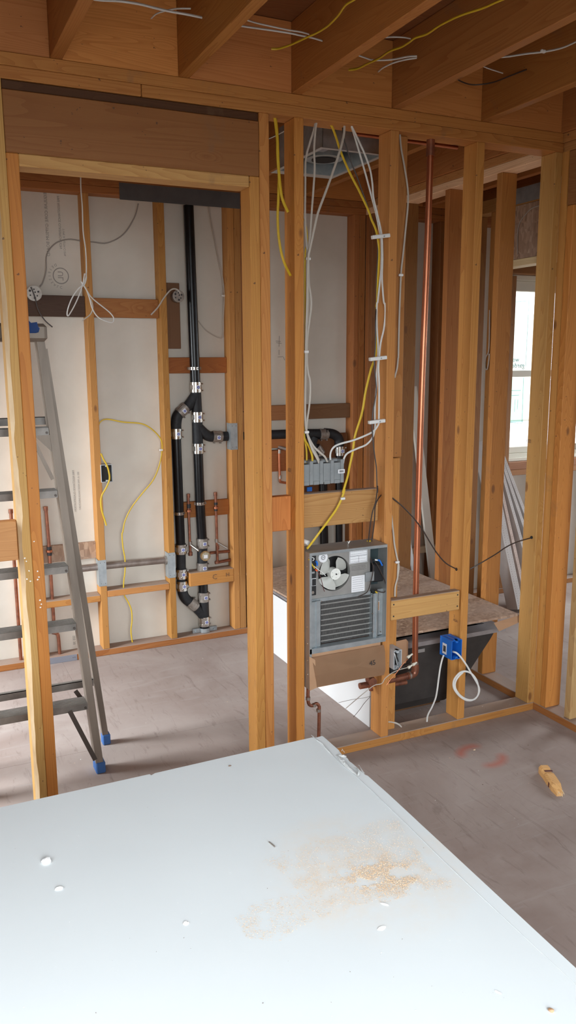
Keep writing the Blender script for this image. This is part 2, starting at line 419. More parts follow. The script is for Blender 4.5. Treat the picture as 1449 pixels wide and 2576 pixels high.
# waney king stud at the left of the doorway
bm = bmesh.new(); rings = []
for i in range(48):
    z = ZP+(ZT-ZP)*i/47; w = .010+.012*abs(noise.noise(Vector((0, 3.1, z*2.1))))+.006*noise.noise(Vector((4, 0, z*9)))
    x0, x1 = -1.4805, -1.4425
    rings.append([bm.verts.new(c) for c in ((x0+w, 0, z), (x1, 0, z), (x1, .089, z), (x0, .089, z), (x0, w*1.5, z))])
for a, b in zip(rings, rings[1:]):
    for k in range(5):
        f = bm.faces.new((a[k], a[(k+1) % 5], b[(k+1) % 5], b[k])); f.material_index = 1 if k == 4 else 0
bm.faces.new(rings[0][::-1]); bm.faces.new(rings[-1])
link_bm('stud', bm, [WOOD['z'], mottled('pale_inner_bark', (.62, .45, .27), (.44, .28, .14), 14, .7, stretch=(1, 1, .3), bump=.4)], wf, tint=(.56, .34, .11), label='stud with pale bark-edged corner')
stud(wf, -.4065, (.84, .42, .11)); stud(wf, 0., (.82, .44, .15)); stud(wf, .4065, (.80, .43, .15)); 
o = stud(wf, .815, (.76, .49, .19), label='weathered end stud with grey streaks'); 
stud(wf, -1.86, TAN); stud(wf, -2.27, TAN); stud(wf, -2.68, TAN)
# flat studs behind the third stud, one short piece under another
board('backing_stud', (.0015, .0505, 1.252), (.072, .088, ZT-.001), wf, (.66, .36, .14))
board('backing_stud', (.0015, .0485, ZP), (.064, .086, 1.249), wf, (.70, .38, .14))
board('blocking', (-.5425, .040, .990), (-.4455, .078, 1.128), wf, (.78, .36, .11))
board('blocking', (-.4055, .048, .990), (-.039, .086, 1.128), wf, (.74, .50, .22), True)
board('blocking', (-1.855, .03, .985), (-1.4815, .068, 1.122), wf, (.80, .48, .22))
b_ = board('blocking', (.0015, -.001, .562), (.3575, .037, .650), wf, (.80, .54, .25), True)
def nail(par, p, r=.0035): return cyl('nail_head', p, (p[0], p[1]-.0015, p[2]), r, M['ink'], par, 8)
for x, z in ((.014, .632), (.014, .580), (.345, .632), (.345, .580)): nail(b_.parent, (x, -.001, z))
for px, py, s, m_ in ((1143, 1550, '2', False), (1146, 1561, 'A2A', False)):
    text('stamp', s, .018, TF(P(px, py, 'x', .3675)+Vector((-.001, 0, 0)), LEFTF), M['woodink'], wf)
text('stamp', '621', .022, TF(P(729, 1183, 'x', -.4455)+Vector((-.001, 0, 0)), LEFTF), M['woodink'], wf)
text('stamp', '152', .022, TF(P(1330, 1110, 'x', .7735)+Vector((-.001, 0, 0)), LEFTF), M['woodink'], wf)
for px, py in ((1148, 1432),):
    p = P(px, py, 'x', .3675); cyl('hole_shade', (p.x-.0012, p.y, p.z), (p.x+.001, p.y, p.z), .007, M['dark'], wf, 12)  # dark disc paints the shade of a bored hole; stud is uncut
p = P(1337, 1352, 'x', .7735); cyl('hole_shade', (p.x-.0012, p.y, p.z), (p.x+.001, p.y, p.z), .007, M['dark'], wf, 12)  # shade of the end stud's hole, again a flat dark disc

# ------------------------------------------------------------------ plumbing wall at the back (face y = D)
wb = setting('wall_back', (0, D, 0))
YB = D+.089
for x in (-2.874, -2.468, -2.062, -1.655, -1.249, -.843, -.441, -.040, -.001, .366): stud(wb, x, TAN, D, YB)
board('stud', (.735, D, ZP), (.773, YB, ZT), wb, (.62, .30, .11)); 
for x in (.95, 1.12, 1.40, 1.60, 2.80, 3.2): stud(wb, x, BRN, D, YB)
board('stud', (.001, D+.02, 1.36), (.052, YB-.002, ZT), wb, (.60, .30, .15)); board('stud', (.001, D+.03, ZP), (.05, YB-.002, 1.355), wb, (.66, .36, .17))
board('top_plate', (-3.39, D, ZT+.0385), (4., YB, ZJ), wb, (.52, .25, .09)); board('top_plate', (-3.39, D, ZT), (4., YB, ZT+.038), wb, (.52, .25, .09))
board('bottom_plate', (-3.39, D, 0), (-1.30, YB, ZP-.0005), wb, (.62, .30, .12), True)
board('bottom_plate', (-1.299, D, 0), (XR-.001, YB, ZP-.0005), wb, (.60, .28, .11), True)
board('bottom_plate', (.906, D, 0), (4., YB, ZP-.0005), wb, BRN, True)
for a, b in ((-3.39, -2.09), (-2.089, -.86), (-.859, .387), (.388, 1.59)):
    box('sheathing_panel', (a, YB+.0005, 0), (b, YB+.013, ZJ), M['sheath'], wb)
box('sheathing_panel', (1.591, YB+.0005, 0), (4., YB+.013, .925), M['sheath'], wb)
box('sheathing_panel', (1.591, YB+.0005, .926), (1.985, YB+.013, ZJ), M['sheath'], wb)
box('sheathing_panel', (2.80, YB+.0005, .926), (4., YB+.013, ZJ), M['sheath'], wb)
box('sheathing_panel', (1.986, YB+.0005, 2.225), (2.799, YB+.013, ZJ), M['sheath'], wb)
def blk(x0, x1, z0, z1, y0=D, y1=YB, tint=TAN, dusty=False, name='blocking', **k): return board(name, (x0, y0, z0), (x1, y1, z1), wb, tint, dusty, **k)
board('stud', (.7735, D, ZP), (XR-.0005, YB, ZT), wb, (.56, .27, .10))
blk(-.8425, -.480, 1.885, 1.985, D+.03, D+.068, (.60, .29, .12)); blk(-1.210, -.8815, 1.885, 1.992, D+.03, D+.068, (.115, .075, .06))
blk(-.8425, -.480, .342, .380, tint=(.80, .46, .19), dusty=True); blk(-1.210, -.8815, .322, .360, tint=(.74, .40, .14), dusty=True)
blk(-.4405, -.0785, 1.583, 1.672, D+.05, YB, (.52, .22, .07)); blk(-.355, -.0785, .342, .424, D-.001, YB, (.76, .43, .16), True)
blk(-.380, -.0785, .745, .838, D+.056, YB-.002, (.62, .28, .10)); blk(.055, .327, 1.13, 1.20, D+.04, YB-.001, (.56, .25, .10))
blk(.05, .327, .985, 1.115, D+.05, YB-.001, (.58, .25, .10)); blk(.055, .327, 1.298, 1.387, D+.03, D+.068, (.42, .22, .11)); blk(.367, .734, 1.298, 1.387, D+.03, D+.068, (.27, .165, .10))
blk(.367, .734, .70, 1.20, D+.06, YB-.001, (.30, .15, .08), name='backing_board')
box('backing_board', (-1.210, D+.066, .56), (-.8815, YB-.001, .655), M['osb'], wb, .001)
blk(-.440, -.345, 1.72, 2.08, D+.069, YB-.001, (.34, .21, .145), name='backing_board')
text('stamp', 'C', .045, TF((-.20, D-.002, .383)), M['woodink'], wb); text('stamp', 'H', .034, TF((-.118, D-.002, .388)), M['woodink'], wb)
# metal protection plates
def nplate(x, z, w=.040, h=.15, y=D, lbl=None):
    bm = bmesh.new(); box_bm(bm, (x-w-.002, y-.0022, z-h/2), (x+.001, y-.0005, z+h/2)); box_bm(bm, (x-w-.0035, y-.0022, z-h/2), (x-w-.0018, y+.06, z+h/2))
    for a, b in ((.2, .1), (.8, .1), (.2, .9), (.8, .9)): cyl_bm(bm, (x-w+w*a, y-.003, z-h/2+h*b), (x-w+w*a, y-.002, z-h/2+h*b), .002, 6, 1)
    return link_bm('nail_plate', bm, [M['galv'], M['ink']], wb, label=lbl)
nplate(-.843, .485, h=.15); nplate(-.441, .485, h=.15)
nplate(-.040, 1.216, h=.155)
box('nail_plate', (-.680, D-.0022, 2.487), (-.0005, D-.0006, 2.571), M['greymetal'], wb, label='dark grey metal strap over the top plates')
for a, b in ((-1.31, -1.03),):
    box('nail_plate', (a, D-.0022, .001), (b, D-.0006, .036), M['strap'], wb, label='blue-grey metal strap on floor plate')
    for x in (a+.01, a+.02, b-.012, b-.022): nail(wb, (x, D-.002, .02), .002)
# printing on the back of the gypsum panel
bm = bmesh.new()
c0 = P(153, 694, 'y', YB)+Vector((0, -.0008, 0))
def ringtext(bm, c, r, r2, n=28):
    vs = [[bm.verts.new((c.x+q*math.cos(2*math.pi*k/n), c.y, c.z+q*math.sin(2*math.pi*k/n))) for k in range(n)] for q in (r, r2)]
    for k in range(n): bm.faces.new((vs[0][k], vs[0][(k+1) % n], vs[1][(k+1) % n], vs[1][k]))
ringtext(bm, c0, .042, .037)
text_bm(bm, 'UL', .040, TF(c0, rot=H90, mirror=True))
for i, ch in enumerate('CLASSIFIED'):
    a = math.radians(268-17*i); p = c0+Vector((math.cos(a)*.058, 0, math.sin(a)*.058)); text_bm(bm, ch, .019, TF(p, rot=a-H90, mirror=True))
for (px, py, s, sz) in ((118, 562, 'REGULAR CORE GYPSUM BOARD', .022), (150, 560, 'FIRE RESISTANCE CLASSIFICATION', .017), (162, 610, 'TYPE X  ASTM C1396', .015)):
    text_bm(bm, s, sz, TF(P(px, py, 'y', YB)+Vector((0, -.0008, 0)), rot=H90, mirror=True))
for (px, py, s, sz) in ((187, 1235, 'FIRE RESISTANCE CLASSIFICATION', .015), (199, 1235, 'SEE UL FIRE RESISTANCE DIRECTORY', .013), (183, 1520, 'SEE ME', .02), (187, 1610, 'SEE 38', .02)):
    text_bm(bm, s, sz, TF(P(px, py, 'y', YB)+Vector((0, -.0008, 0)), rot=H90, mirror=True))
link_bm('panel_print', bm, M['greyink'], wb)
bm = bmesh.new()
for a, b in (((703, 845), (702, 872)), ((695, 862), (708, 864)), ((694, 858), (706, 859)), ((699, 898), (712, 897)), ((713, 898), (716, 906)), ((702, 880), (702, 893))):
    tube_bm(bm, [P(*a, 'y', YB-.0008), P(*b, 'y', YB-.0008)], .0016, 5)
link_bm('pencil_marks', bm, M['greyink'], wb)['kind'] = 'stuff'

# ------------------------------------------------------------------ right hand partition (face x = XR)
wr = setting('wall_right', (XR, 0, 0))
X2 = XR+.089
board('top_plate', (XR, -4.29, ZT+.0385), (X2, D-.0005, ZJ), wr, (.72, .42, .17)); 
board('top_plate', (XR, .0895, ZT), (X2, D-.0005, ZT+.038), wr, (1.2, 1.0, .75)); board('top_plate', (XR, -4.29, ZT), (X2, -.0005, ZT+.038), wr, (.72, .44, .18))  # far lower plate tinted pale to paint in window light on its underside
board('bottom_plate', (XR, -.56, 0), (X2, D-.0005, ZP-.0005), wr, (.62, .30, .11), True)
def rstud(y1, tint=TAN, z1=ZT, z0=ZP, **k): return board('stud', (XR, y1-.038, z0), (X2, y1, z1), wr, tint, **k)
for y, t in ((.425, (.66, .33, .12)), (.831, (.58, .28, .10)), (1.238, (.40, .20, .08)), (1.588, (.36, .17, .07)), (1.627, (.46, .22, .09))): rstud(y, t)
board('stud', (XR, -.0375, ZP), (X2, .0015, ZT), wr, (.80, .50, .19), bev=0); board('trimmer', (XR+.002, -.077, ZP), (X2+.001, -.039, 2.289), wr, (.84, .44, .14))
board('header', (XR, -1.05, 2.29), (X2, -.0395, ZT-.001), wr, (.44, .25, .11))
board('trimmer', (XR+.012, -.222, ZP), (X2+.012, -.184, 2.289), wr, (.84, .66, .38), shear=(.015, .012, 0))
board('stud', (XR, -1.13, ZP), (X2, -1.092, ZT), wr)
board('backing_board', (XR+.02, .93, ZP), (X2-.01, 1.19, .34), wr, (.25, .13, .07))

# closet wall beyond, with an opening
wc = setting('wall_closet', (1.45, 0, 0)); X7 = 1.45
board('top_plate', (X7, -2., ZT), (X7+.089, D-.001, ZJ), wc, (.6, .36, .16))
box('header', (X7, -.6, 2.215), (X7+.038, 1.17, ZT-.001), M['osb'], wc, .001)
board('header_sill', (X7, -.6, 2.176), (X7+.089, 1.17, 2.214), wc, (1.3, 1.3, 1.1))  # over-bright tint paints in the light falling on this sill
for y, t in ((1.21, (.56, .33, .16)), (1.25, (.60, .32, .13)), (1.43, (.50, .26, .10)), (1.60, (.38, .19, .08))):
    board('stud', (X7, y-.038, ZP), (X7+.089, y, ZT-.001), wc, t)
board('stud', (X7, -.64, ZP), (X7+.089, -.602, ZT-.001), wc)
board('bottom_plate', (X7, 1.172, 0), (X7+.089, D-.001, ZP-.0005), wc, BRN, True)
board('blocking', (.906, 1.56, .33), (1.10, 1.598, .42), wc, TAN); board('blocking', (1.14, 1.56, .39), (1.448, 1.598, .43), wc, (.66, .56, .46))
o = box('nail_plate', (X7-.004, .45, 2.515), (X7-.001, 1.10, 2.60), M['galv'], wc)
for y in (.5, .8, 1.05): cyl('screw', (X7-.006, y, 2.56), (X7-.003, y, 2.56), .004, M['ink'], wc, 8)

# window in the back wall
w1 = setting('window_1', (2.39, YB, .97)); WX0, WX1, WZ0, WZ1 = 1.990, 2.795, .955, 2.215
def fr(name, lo, hi, m=None, bev=.003, **k): return box(name, lo, hi, m or M['vinyl'], w1, bev, **k)
zs = P(1310, 940, 'y', YB).z
for nm, lo, hi in (('frame', (WX0, YB-.02, WZ0), (WX0+.025, YB+.06, WZ1)), ('frame', (WX1-.025, YB-.02, WZ0), (WX1, YB+.06, WZ1)), ('frame', (WX0+.025, YB-.02, WZ1-.035), (WX1-.025, YB+.06, WZ1)),
                   ('frame', (WX0+.025, YB-.02, WZ0), (WX1-.025, YB+.06, WZ0+.04)), ('sash', (WX0+.0255, YB+.0, zs-.022), (WX1-.0255, YB+.03, zs+.022)), ('sash', (WX0+.0255, YB-.005, WZ1-.105), (WX1-.0255, YB+.04, WZ1-.0355)),
                   ('sash', (WX0+.0255, YB-.005, WZ0+.0405), (WX1-.0255, YB+.04, WZ0+.085)), ('window_sill', (WX0-.01, YB-.045, WZ0-.012), (WX1+.01, YB-.0205, WZ0+.012))):
    fr(nm, lo, hi)
for a, b in ((WZ0+.0855, zs-.0225), (zs+.0225, WZ1-.1055)):
    fr('pane', (WX0+.026, YB+.012, a), (WX1-.026, YB+.016, b), M['glass'], 0)
def label_film(p0, p1, m, nm='window_label'):
    a = P(*p0, 'y', YB+.010); b = P(*p1, 'y', YB+.010); return fr(nm, (min(a.x, b.x), YB+.0095, min(a.z, b.z)), (max(a.x, b.x), YB+.0105, max(a.z, b.z)), m, 0)
label_film((1262, 752), (1329, 922), M['film_blue']); label_film((1262, 950), (1316, 1062), M['film_teal'])
bm = bmesh.new()
def fl_line(a, b, w=.002):
    a = P(*a, 'y', YB+.0085); b = P(*b, 'y', YB+.0085); d = (b-a).normalized(); n = Vector((-d.z, 0, d.x))*w
    bm.faces.new([bm.verts.new(q) for q in (a-n, b-n, b+n, a+n)])
for a, b in (((1270, 762), (1325, 757)), ((1331, 752), (1322, 925)), ((1317, 950), (1313, 1066)), ((1270, 1060), (1313, 1066)), ((1268, 983), (1310, 982)), ((1270, 996), (1306, 994)), ((1296, 1005), (1294, 1036)), ((1303, 1005), (1301, 1030))): fl_line(a, b)
text_bm(bm, 'work', .045, TF(P(1292, 905, 'y', YB+.0085), mirror=True)); text_bm(bm, 'garden', .05, TF(P(1300, 920, 'y', YB+.0085), mirror=True))
link_bm('window_print', bm, M['film_line'], w1)
board('rough_sill', (1.9885, D, WZ0-.065), (2.80, YB+.01, WZ0-.0125), w1, (.50, .28, .15)); board('rough_sill', (1.9885, D, WZ0-.105), (2.80, YB, WZ0-.066), w1, (.44, .25, .14))
board('rough_header', (1.95, D, 2.216), (2.80, YB+.005, ZT-.001), w1, (.44, .22, .09)); 
board('cripple_stud', (1.95, D, ZP), (1.988, YB, 2.2), w1, BRN); board('cripple_stud', (2.26, D+.002, ZP), (2.298, YB, WZ0-.106), w1, BRN)
board('cripple_stud', (2.797, D, WZ0-.012), (2.835, YB, 2.2), w1, BRN)

# ------------------------------------------------------------------ outer shell (walls with the openings that let the daylight in)
def shell(name, boxes):
    bm = bmesh.new()
    for lo, hi in boxes: box_bm(bm, lo, hi)
    o = link_bm(name, bm, M['shell'], None); o['kind'] = 'structure'; return o
M['shell'] = mottled('bare_framing_and_sheathing', (.26, .15, .08), (.20, .12, .06), 2, .8)
shell('wall_rear', [((-2.8, -4.4, 0), (-2.6, -4.3, ZD)), ((-.6, -4.4, 0), (4.1, -4.3, ZD)), ((-2.6, -4.4, 0), (-.6, -4.3, .4)), ((-2.6, -4.4, 2.3), (-.6, -4.3, ZD))])
shell('wall_left', [((-2.9, -4.4, 0), (-2.8, -3.4, ZD)), ((-2.9, -1.7, 0), (-2.8, -.0005, ZD)), ((-2.9, -3.4, 0), (-2.8, -1.7, .95)), ((-2.9, -3.4, 2.32), (-2.8, -1.7, ZD)), ((-3.5, -.1, 0), (-2.9005, -.0005, ZD)),
                    ((-3.5, .0, 0), (-3.4, .4, ZD)), ((-3.5, 1.3, 0), (-3.4, D, ZD)), ((-3.5, .4, 0), (-3.4, 1.3, .5)), ((-3.5, .4, 2.1), (-3.4, 1.3, ZD))])
shell('wall_far_right', [((4.0, -4.4, 0), (4.1, -3.5, ZD)), ((4.0, -1.8, 0), (4.1, .1, ZD)), ((4.0, 1.3, 0), (4.1, 1.72, ZD)), ((4., .1, 0), (4.1, 1.3, .8)), ((4., .1, 2.2), (4.1, 1.3, ZD)), ((4., -3.5, 0), (4.1, -1.8, .6)), ((4., -3.5, 2.2), (4.1, -1.8, ZD))])

box('ground', (-60, -60, -.9), (60, 60, -.6), mottled('outdoor_soil', (.20, .17, .13), (.13, .12, .09), .6, .95), None)['kind'] = 'structure'
t = thing('added_house', 'white house wall added outside the back window to brighten its view', 'building', (6, 5.2, -.6))  # made-up house wall, added to turn the window view white
for i in range(28): board('siding_board', (1., 5.2-.012*(i % 1), -.6+i*.2), (12., 5.24, -.405+i*.2), t, mt=M['housewhite'], bev=0)
box('house_window', (4.6, 5.17, .9), (5.6, 5.199, 2.2), M['vinyl'], t, .01); box('house_roof', (.7, 4.9, 5.0), (12.3, 9, 5.2), M['greyp'], t)
# ------------------------------------------------------------------ foreground: drywall sheet on sawhorses
SZ = .75; SX0, SX1, SY0, SY1 = -2.15, -.935, -3.60, -1.166
ds = thing('drywall_sheet', 'large white drywall sheet lying flat across the foreground with a torn far corner', 'drywall', ((SX0+SX1)/2, (SY0+SY1)/2, SZ-.0125))
bm = bmesh.new()
out = []
far = [(SX0, SY1), (-1.50, SY1-.001), (-1.368, SY1-.001), (-1.366, SY1-.008), (-1.356, SY1-.002), (-1.2, SY1), (-.962, SY1+.001), (-.955, SY1-.004), (-.936, SY1)]
n = 60
for i in range(1, n+1):
    y = SY1-(i/n)*.30; j = 0
    if .09 < -(y-SY1) < .21: j = .004*noise.noise(Vector((y*60, 0, 2)))-.003
    far.append((SX1+(-.012)*(-(y-SY1))/.85*0+j, y))
far += [(-.95, -2.05), (-.97, SY0), (SX0, SY0)]
top = [bm.verts.new((x, y, SZ-(.0012 if x > -.95 else 0))) for x, y in far]; bot = [bm.verts.new((x, y, SZ-.0125)) for x, y in far]
bm.faces.new(top); bm.faces.new(bot[::-1])
for i in range(len(far)):
    f = bm.faces.new((top[i], bot[i], bot[(i+1) % len(far)], top[(i+1) % len(far)])); f.material_index = 1
bmesh.ops.triangulate(bm, faces=[f for f in bm.faces if len(f.verts) > 4])
link_bm('gypsum_board', bm, [M['gyp'], M['gypedge']], ds)
# tapered factory edge and torn paper
def ribbon(name, pts, w, h, m, par, lift=0.):
    """ragged strip along pts (on the sheet), w wide, curling up h"""
    bm = bmesh.new(); prev = None; pts = smooth_pts(pts, 8)
    for i, p in enumerate(pts):
        t = (pts[min(i+1, len(pts)-1)]-pts[max(i-1, 0)]).normalized(); nn = Vector((-t.y, t.x, 0)); ww = w*(.55+.9*abs(noise.noise(p*70)))
        k = math.sin(math.pi*i/(len(pts)-1))
        row = [bm.verts.new(p+Vector((0, 0, .0004+lift))), bm.verts.new(p+nn*ww*.5+Vector((0, 0, .0006+h*.5*k+lift))), bm.verts.new(p+nn*ww+Vector((0, 0, .0006+h*k*(.6+.7*abs(noise.noise(p*110)))+lift)))]
        if prev:
            for a in (0, 1): bm.faces.new((prev[a], prev[a+1], row[a+1], row[a]))
        prev = row
    r = bmesh.ops.solidify(bm, geom=list(bm.faces), thickness=.0005)
    return link_bm(name, bm, m, par)
def ZS(px, py, z=SZ): return P(px, py, 'z', z)
ribbon('torn_paper', [ZS(*c) for c in ((785, 1852), (797, 1864), (808, 1872), (816, 1882), (826, 1893), (836, 1902))], .003, .003, M['barepaper'], ds)
ribbon('torn_paper', [ZS(*c) for c in ((846, 1900), (855, 1914), (866, 1927), (878, 1938), (900, 1955))], .007, .006, M['barepaper'], ds)
ribbon('torn_paper', [ZS(*c) for c in ((848, 1902), (862, 1905), (872, 1905))], .006, .005, M['barepaper'], ds)
ribbon('torn_paper', [ZS(*c) for c in ((900, 1954), (906, 1946), (902, 1936), (890, 1931))], .004, .006, M['barepaper'], ds)
ribbon('torn_paper', [ZS(*c) for c in ((868, 1893), (862, 1888), (858, 1889))], .004, .006, M['barepaper'], ds)
ribbon('torn_paper', [ZS(*c) for c in ((918, 1946), (908, 1932), (904, 1925))], .005, .004, M['barepaper'], ds)
bm = bmesh.new()
for pts in (((783, 1849), (820, 1885), (860, 1924), (905, 1962), (1010, 2062), (1120, 2170), (1290, 2330), (1449, 2478)),):
    tube_bm(bm, smooth_pts([ZS(*c)+Vector((0, 0, .0)) for c in pts], 6), .0005, 5, .4)
link_bm('edge_crease', bm, mat('paper_crease', (.52, .54, .55), .9), ds)
# sawhorses that carry it
for yy, lb in ((-1.75, 'wooden sawhorse under the far half of the drywall sheet'), (-3.1, 'wooden sawhorse under the near half of the drywall sheet')):
    t = thing('sawhorse', lb, 'sawhorse', (-1.6, yy, 0))
    board('beam', (-2.1, yy-.019, SZ-.0125-.089), (-1.06, yy+.019, SZ-.0128), t)
    for sx in (-1.98, -1.18):
        for sy in (-1, 1):
            bm = bmesh.new(); a = Vector((sx, yy+sy*.028, SZ-.03)); b = Vector((sx, yy+sy*.24, .0))
            vs = box_bm(bm, (sx-.019, a.y-.01, 0), (sx+.019, a.y+.01, a.z-.012))
            for v in vs:
                if v.co.z < .1: v.co.y += b.y-a.y
            link_bm('leg', bm, WOOD['z'], t, tint=TAN)
# sawdust and crumbs on the sheet
def inpoly(x, y, poly):
    c = False
    for i in range(len(poly)):
        (x1, y1), (x2, y2) = poly[i], poly[i-1]
        if (y1 > y) != (y2 > y) and x < (x2-x1)*(y-y1)/(y2-y1)+x1: c = not c
    return c
poly = [(658, 2168), (700, 2145), (830, 2105), (950, 2065), (1000, 2058), (1010, 2080), (1060, 2150), (1090, 2195), (1150, 2225), (1120, 2240), (1050, 2245), (985, 2268), (900, 2278), (840, 2300), (760, 2330), (700, 2370), (620, 2360), (590, 2310), (640, 2270), (750, 2250), (720, 2200)]
bm = bmesh.new(); cnt = 0; RR = random.Random(5)
def crumb(bm, p, s, mi=0, fl=.5):
    q = [Vector((RR.uniform(-1, 1), RR.uniform(-1, 1), RR.uniform(0, fl)))*s for _ in range(3)]
    vs = [bm.verts.new(p+a) for a in q]+[bm.verts.new(p+Vector((0, 0, s*fl)))]
    try:
        for f in ((0, 1, 3), (1, 2, 3), (2, 0, 3)): bm.faces.new([vs[i] for i in f]).material_index = mi
    except ValueError: pass
while cnt < 20000:
    x, y = RR.uniform(580, 1160), RR.uniform(2050, 2380)
    if not inpoly(x, y, poly): continue
    d = noise.noise(Vector((x/38., y/24., 1)))+.5*noise.noise(Vector((x/12., y/9., 4)))
    core = math.exp(-(((x-960)/110)**2+((y-2205)/45)**2)); edge = .35
    if RR.random() > edge*max(0, .55+d)+core*max(0, .5+1.6*d)*1.5: continue
    p = ZS(x, y); p.z = SZ+.0002; crumb(bm, p, RR.uniform(.0004, .0012)*(1.4 if core > .5 else 1), 0, .5); cnt += 1
tag(link_bm('sawdust', bm, M['dustwood'], None), 'thin tan patch of sawdust spread on the white drywall sheet', 'sawdust', kind='stuff')
def chunk(name, px, py, s, m, lb, cat, z=SZ, grp=None, sq=(1, 1, .6), rot=0):
    bm = bmesh.new(); bmesh.ops.create_icosphere(bm, subdivisions=2, radius=s); p = ZS(px, py, z)
    for v in bm.verts:
        v.co *= 1+.45*noise.noise(v.co*(1.3/s)+Vector((px, py, 0))); v.co = Vector((v.co.x*sq[0], v.co.y*sq[1], v.co.z*sq[2]))
    bmesh.ops.rotate(bm, verts=bm.verts, matrix=Matrix.Rotation(rot, 3, 'Z'))
    zmin = min(v.co.z for v in bm.verts)
    for v in bm.verts: v.co.z = max(v.co.z, zmin*.4)
    zmin = min(v.co.z for v in bm.verts); bmesh.ops.translate(bm, verts=bm.verts, vec=p+Vector((0, 0, -zmin)))
    return tag(link_bm(name, bm, m, None), lb, cat, grp)
chunk('plaster_chunk', 117, 2169, .0085, M['plaster'], 'larger of two white plaster crumbs at left on the drywall sheet', 'debris')
chunk('plaster_chunk', 149, 2236, .006, M['plaster'], 'smaller flat white plaster crumb below the larger one at left', 'debris', sq=(1.2, .8, .35))
chunk('plaster_chunk', 468, 2323, .005, M['plaster'], 'pale low plaster crumb alone in the middle of the sheet', 'debris', sq=(1, 1, .3))
chunk('paper_scrap', 968, 2275, .007, M['plaster'], 'slim white paper scrap lying just below the sawdust patch', 'debris', sq=(.35, 1.1, .15), rot=.7)
chunk('paper_scrap', 961, 2335, .007, M['plaster'], 'white triangular paper scrap further below the sawdust patch', 'debris', sq=(1.1, .6, .12), rot=.2)
chunk('paper_scrap', 1252, 2496, .004, M['plaster'], 'tiny white scrap near the lower right of the sheet', 'debris', sq=(.5, 1.3, .15), rot=.5)
chunk('dirt_crumb', 1386, 2543, .004, M['card'], 'small pinkish brown crumb at the lower right corner of the sheet', 'debris')
chunk('wood_chip', 578, 1927, .0035, M['debris'], 'tiny dark chip near the far edge of the drywall sheet', 'debris', sq=(1, .6, .4))
bm = bmesh.new(); a, b = ZS(677, 2120), ZS(691, 2132); cyl_bm(bm, a+Vector((0, 0, .0015)), b+Vector((0, 0, .0015)), .0013, 8)
tag(link_bm('loose_nail', bm, M['dullsteel'], None), 'short grey nail lying left of the sawdust patch', 'nail')
bm = bmesh.new()
for _ in range(120):
    p = ZS(RR.uniform(10, 1300), RR.uniform(2000, 2560))
    if p.x < SX1-.02 and p.y < SY1-.01: p.z = SZ+.0002; crumb(bm, p, RR.uniform(.0006, .0016), 0 if RR.random() < .65 else 1)
tag(link_bm('fine_crumbs', bm, [M['plaster'], M['debris']], None), 'scattered specks of plaster and dirt over the white drywall sheet', 'debris', kind='stuff')

# ------------------------------------------------------------------ offcut and chips on the floor
t = thing('wood_offcut', 'short split block of lumber with splintered pale end on the floor', 'wood', P(1388, 1972, 'z', 0))
a = P(1366, 1943, 'z', 0); b = P(1408, 2003, 'z', 0); d = (b-a); L_ = d.length; ang = math.atan2(d.y, d.x)
bm = bmesh.new()
prof = []
for i in range(15):
    u = i/14; wn = .019+.002*noise.noise(Vector((u*5, 1, 0))); hn = .032+.003*noise.noise(Vector((u*6, 4, 0)))
    if 3 <= i <= 4: hn -= .004
    if i > 11: hn *= 1-.18*(i-11); wn *= 1-.12*(i-11)
    prof.append([bm.verts.new(c) for c in ((L_*u, -wn, 0), (L_*u, wn, 0), (L_*u, wn*.9, hn), (L_*u, -wn*.6, hn), (L_*u, -wn, hn*.7))])
for p, q in zip(prof, prof[1:]):
    for k in range(5): bm.faces.new((p[k], p[(k+1) % 5], q[(k+1) % 5], q[k]))
bm.faces.new(prof[0][::-1]); bm.faces.new(prof[-1])
bmesh.ops.transform(bm, matrix=Matrix.Translation(a) @ Matrix.Rotation(ang, 4, 'Z'), verts=bm.verts); link_bm('block', bm, WOOD['y'], t, tint=(.80, .50, .22))
bm = bmesh.new()
for i in range(16):
    y = RR.uniform(-.014, .014); z = RR.uniform(.003, .02); tube_bm(bm, [Vector((L_-.03, y, z)), Vector((L_+RR.uniform(-.004, .014), y*1.05, z*.9))], [.0035, .0008], 5)
bmesh.ops.transform(bm, matrix=Matrix.Translation(a) @ Matrix.Rotation(ang, 4, 'Z'), verts=bm.verts); link_bm('splinter_fringe', bm, mottled('pale_fresh_wood', (.86, .74, .52), (.7, .52, .30), 90, .8), t)['kind'] = 'stuff'
for lo, hi in (((L_*.25, -.0135, .0335), (L_*.31, .0185, .0342)), ((L_*.62, -.0205, .002), (L_*.66, -.0195, .022))):
    bm = bmesh.new(); box_bm(bm, lo, hi)
    bmesh.ops.transform(bm, matrix=Matrix.Translation(a) @ Matrix.Rotation(ang, 4, 'Z'), verts=bm.verts); link_bm('paint_mark', bm, M['redpaint'], t)
bm = bmesh.new()
for _ in range(420):
    rg = RR.random()
    if rg < .4: p = P(RR.uniform(860, 1340), RR.uniform(1600, 2100), 'z', 0)
    elif rg < .7: p = Vector((RR.uniform(.1, .8), RR.choice((RR.uniform(.01, .08), RR.uniform(.1, .3))), 0))
    else: p = P(RR.uniform(10, 640), RR.uniform(1640, 1980), 'z', 0)
    z = ZP if (-.003 < p.y < .089 and p.x > -.6) else 0
    if D-.01 < p.y: continue
    p.z = z+.0002; crumb(bm, p, RR.uniform(.001, .0035), 0 if RR.random() < .5 else (1 if RR.random() < .6 else 2))
tag(link_bm('floor_debris', bm, [M['debris'], M['dustwood'], M['plaster']], None), 'small chips and dirt scattered over the subfloor and floor plates', 'debris', kind='stuff')
for px, py, lb in ((1193, 1887, 'small pale wood chip on the floor left of the orange paint mark'),):
    chunk('wood_chip', px, py, .006, M['dustwood'], lb, 'debris', z=0, sq=(1, .5, .4))

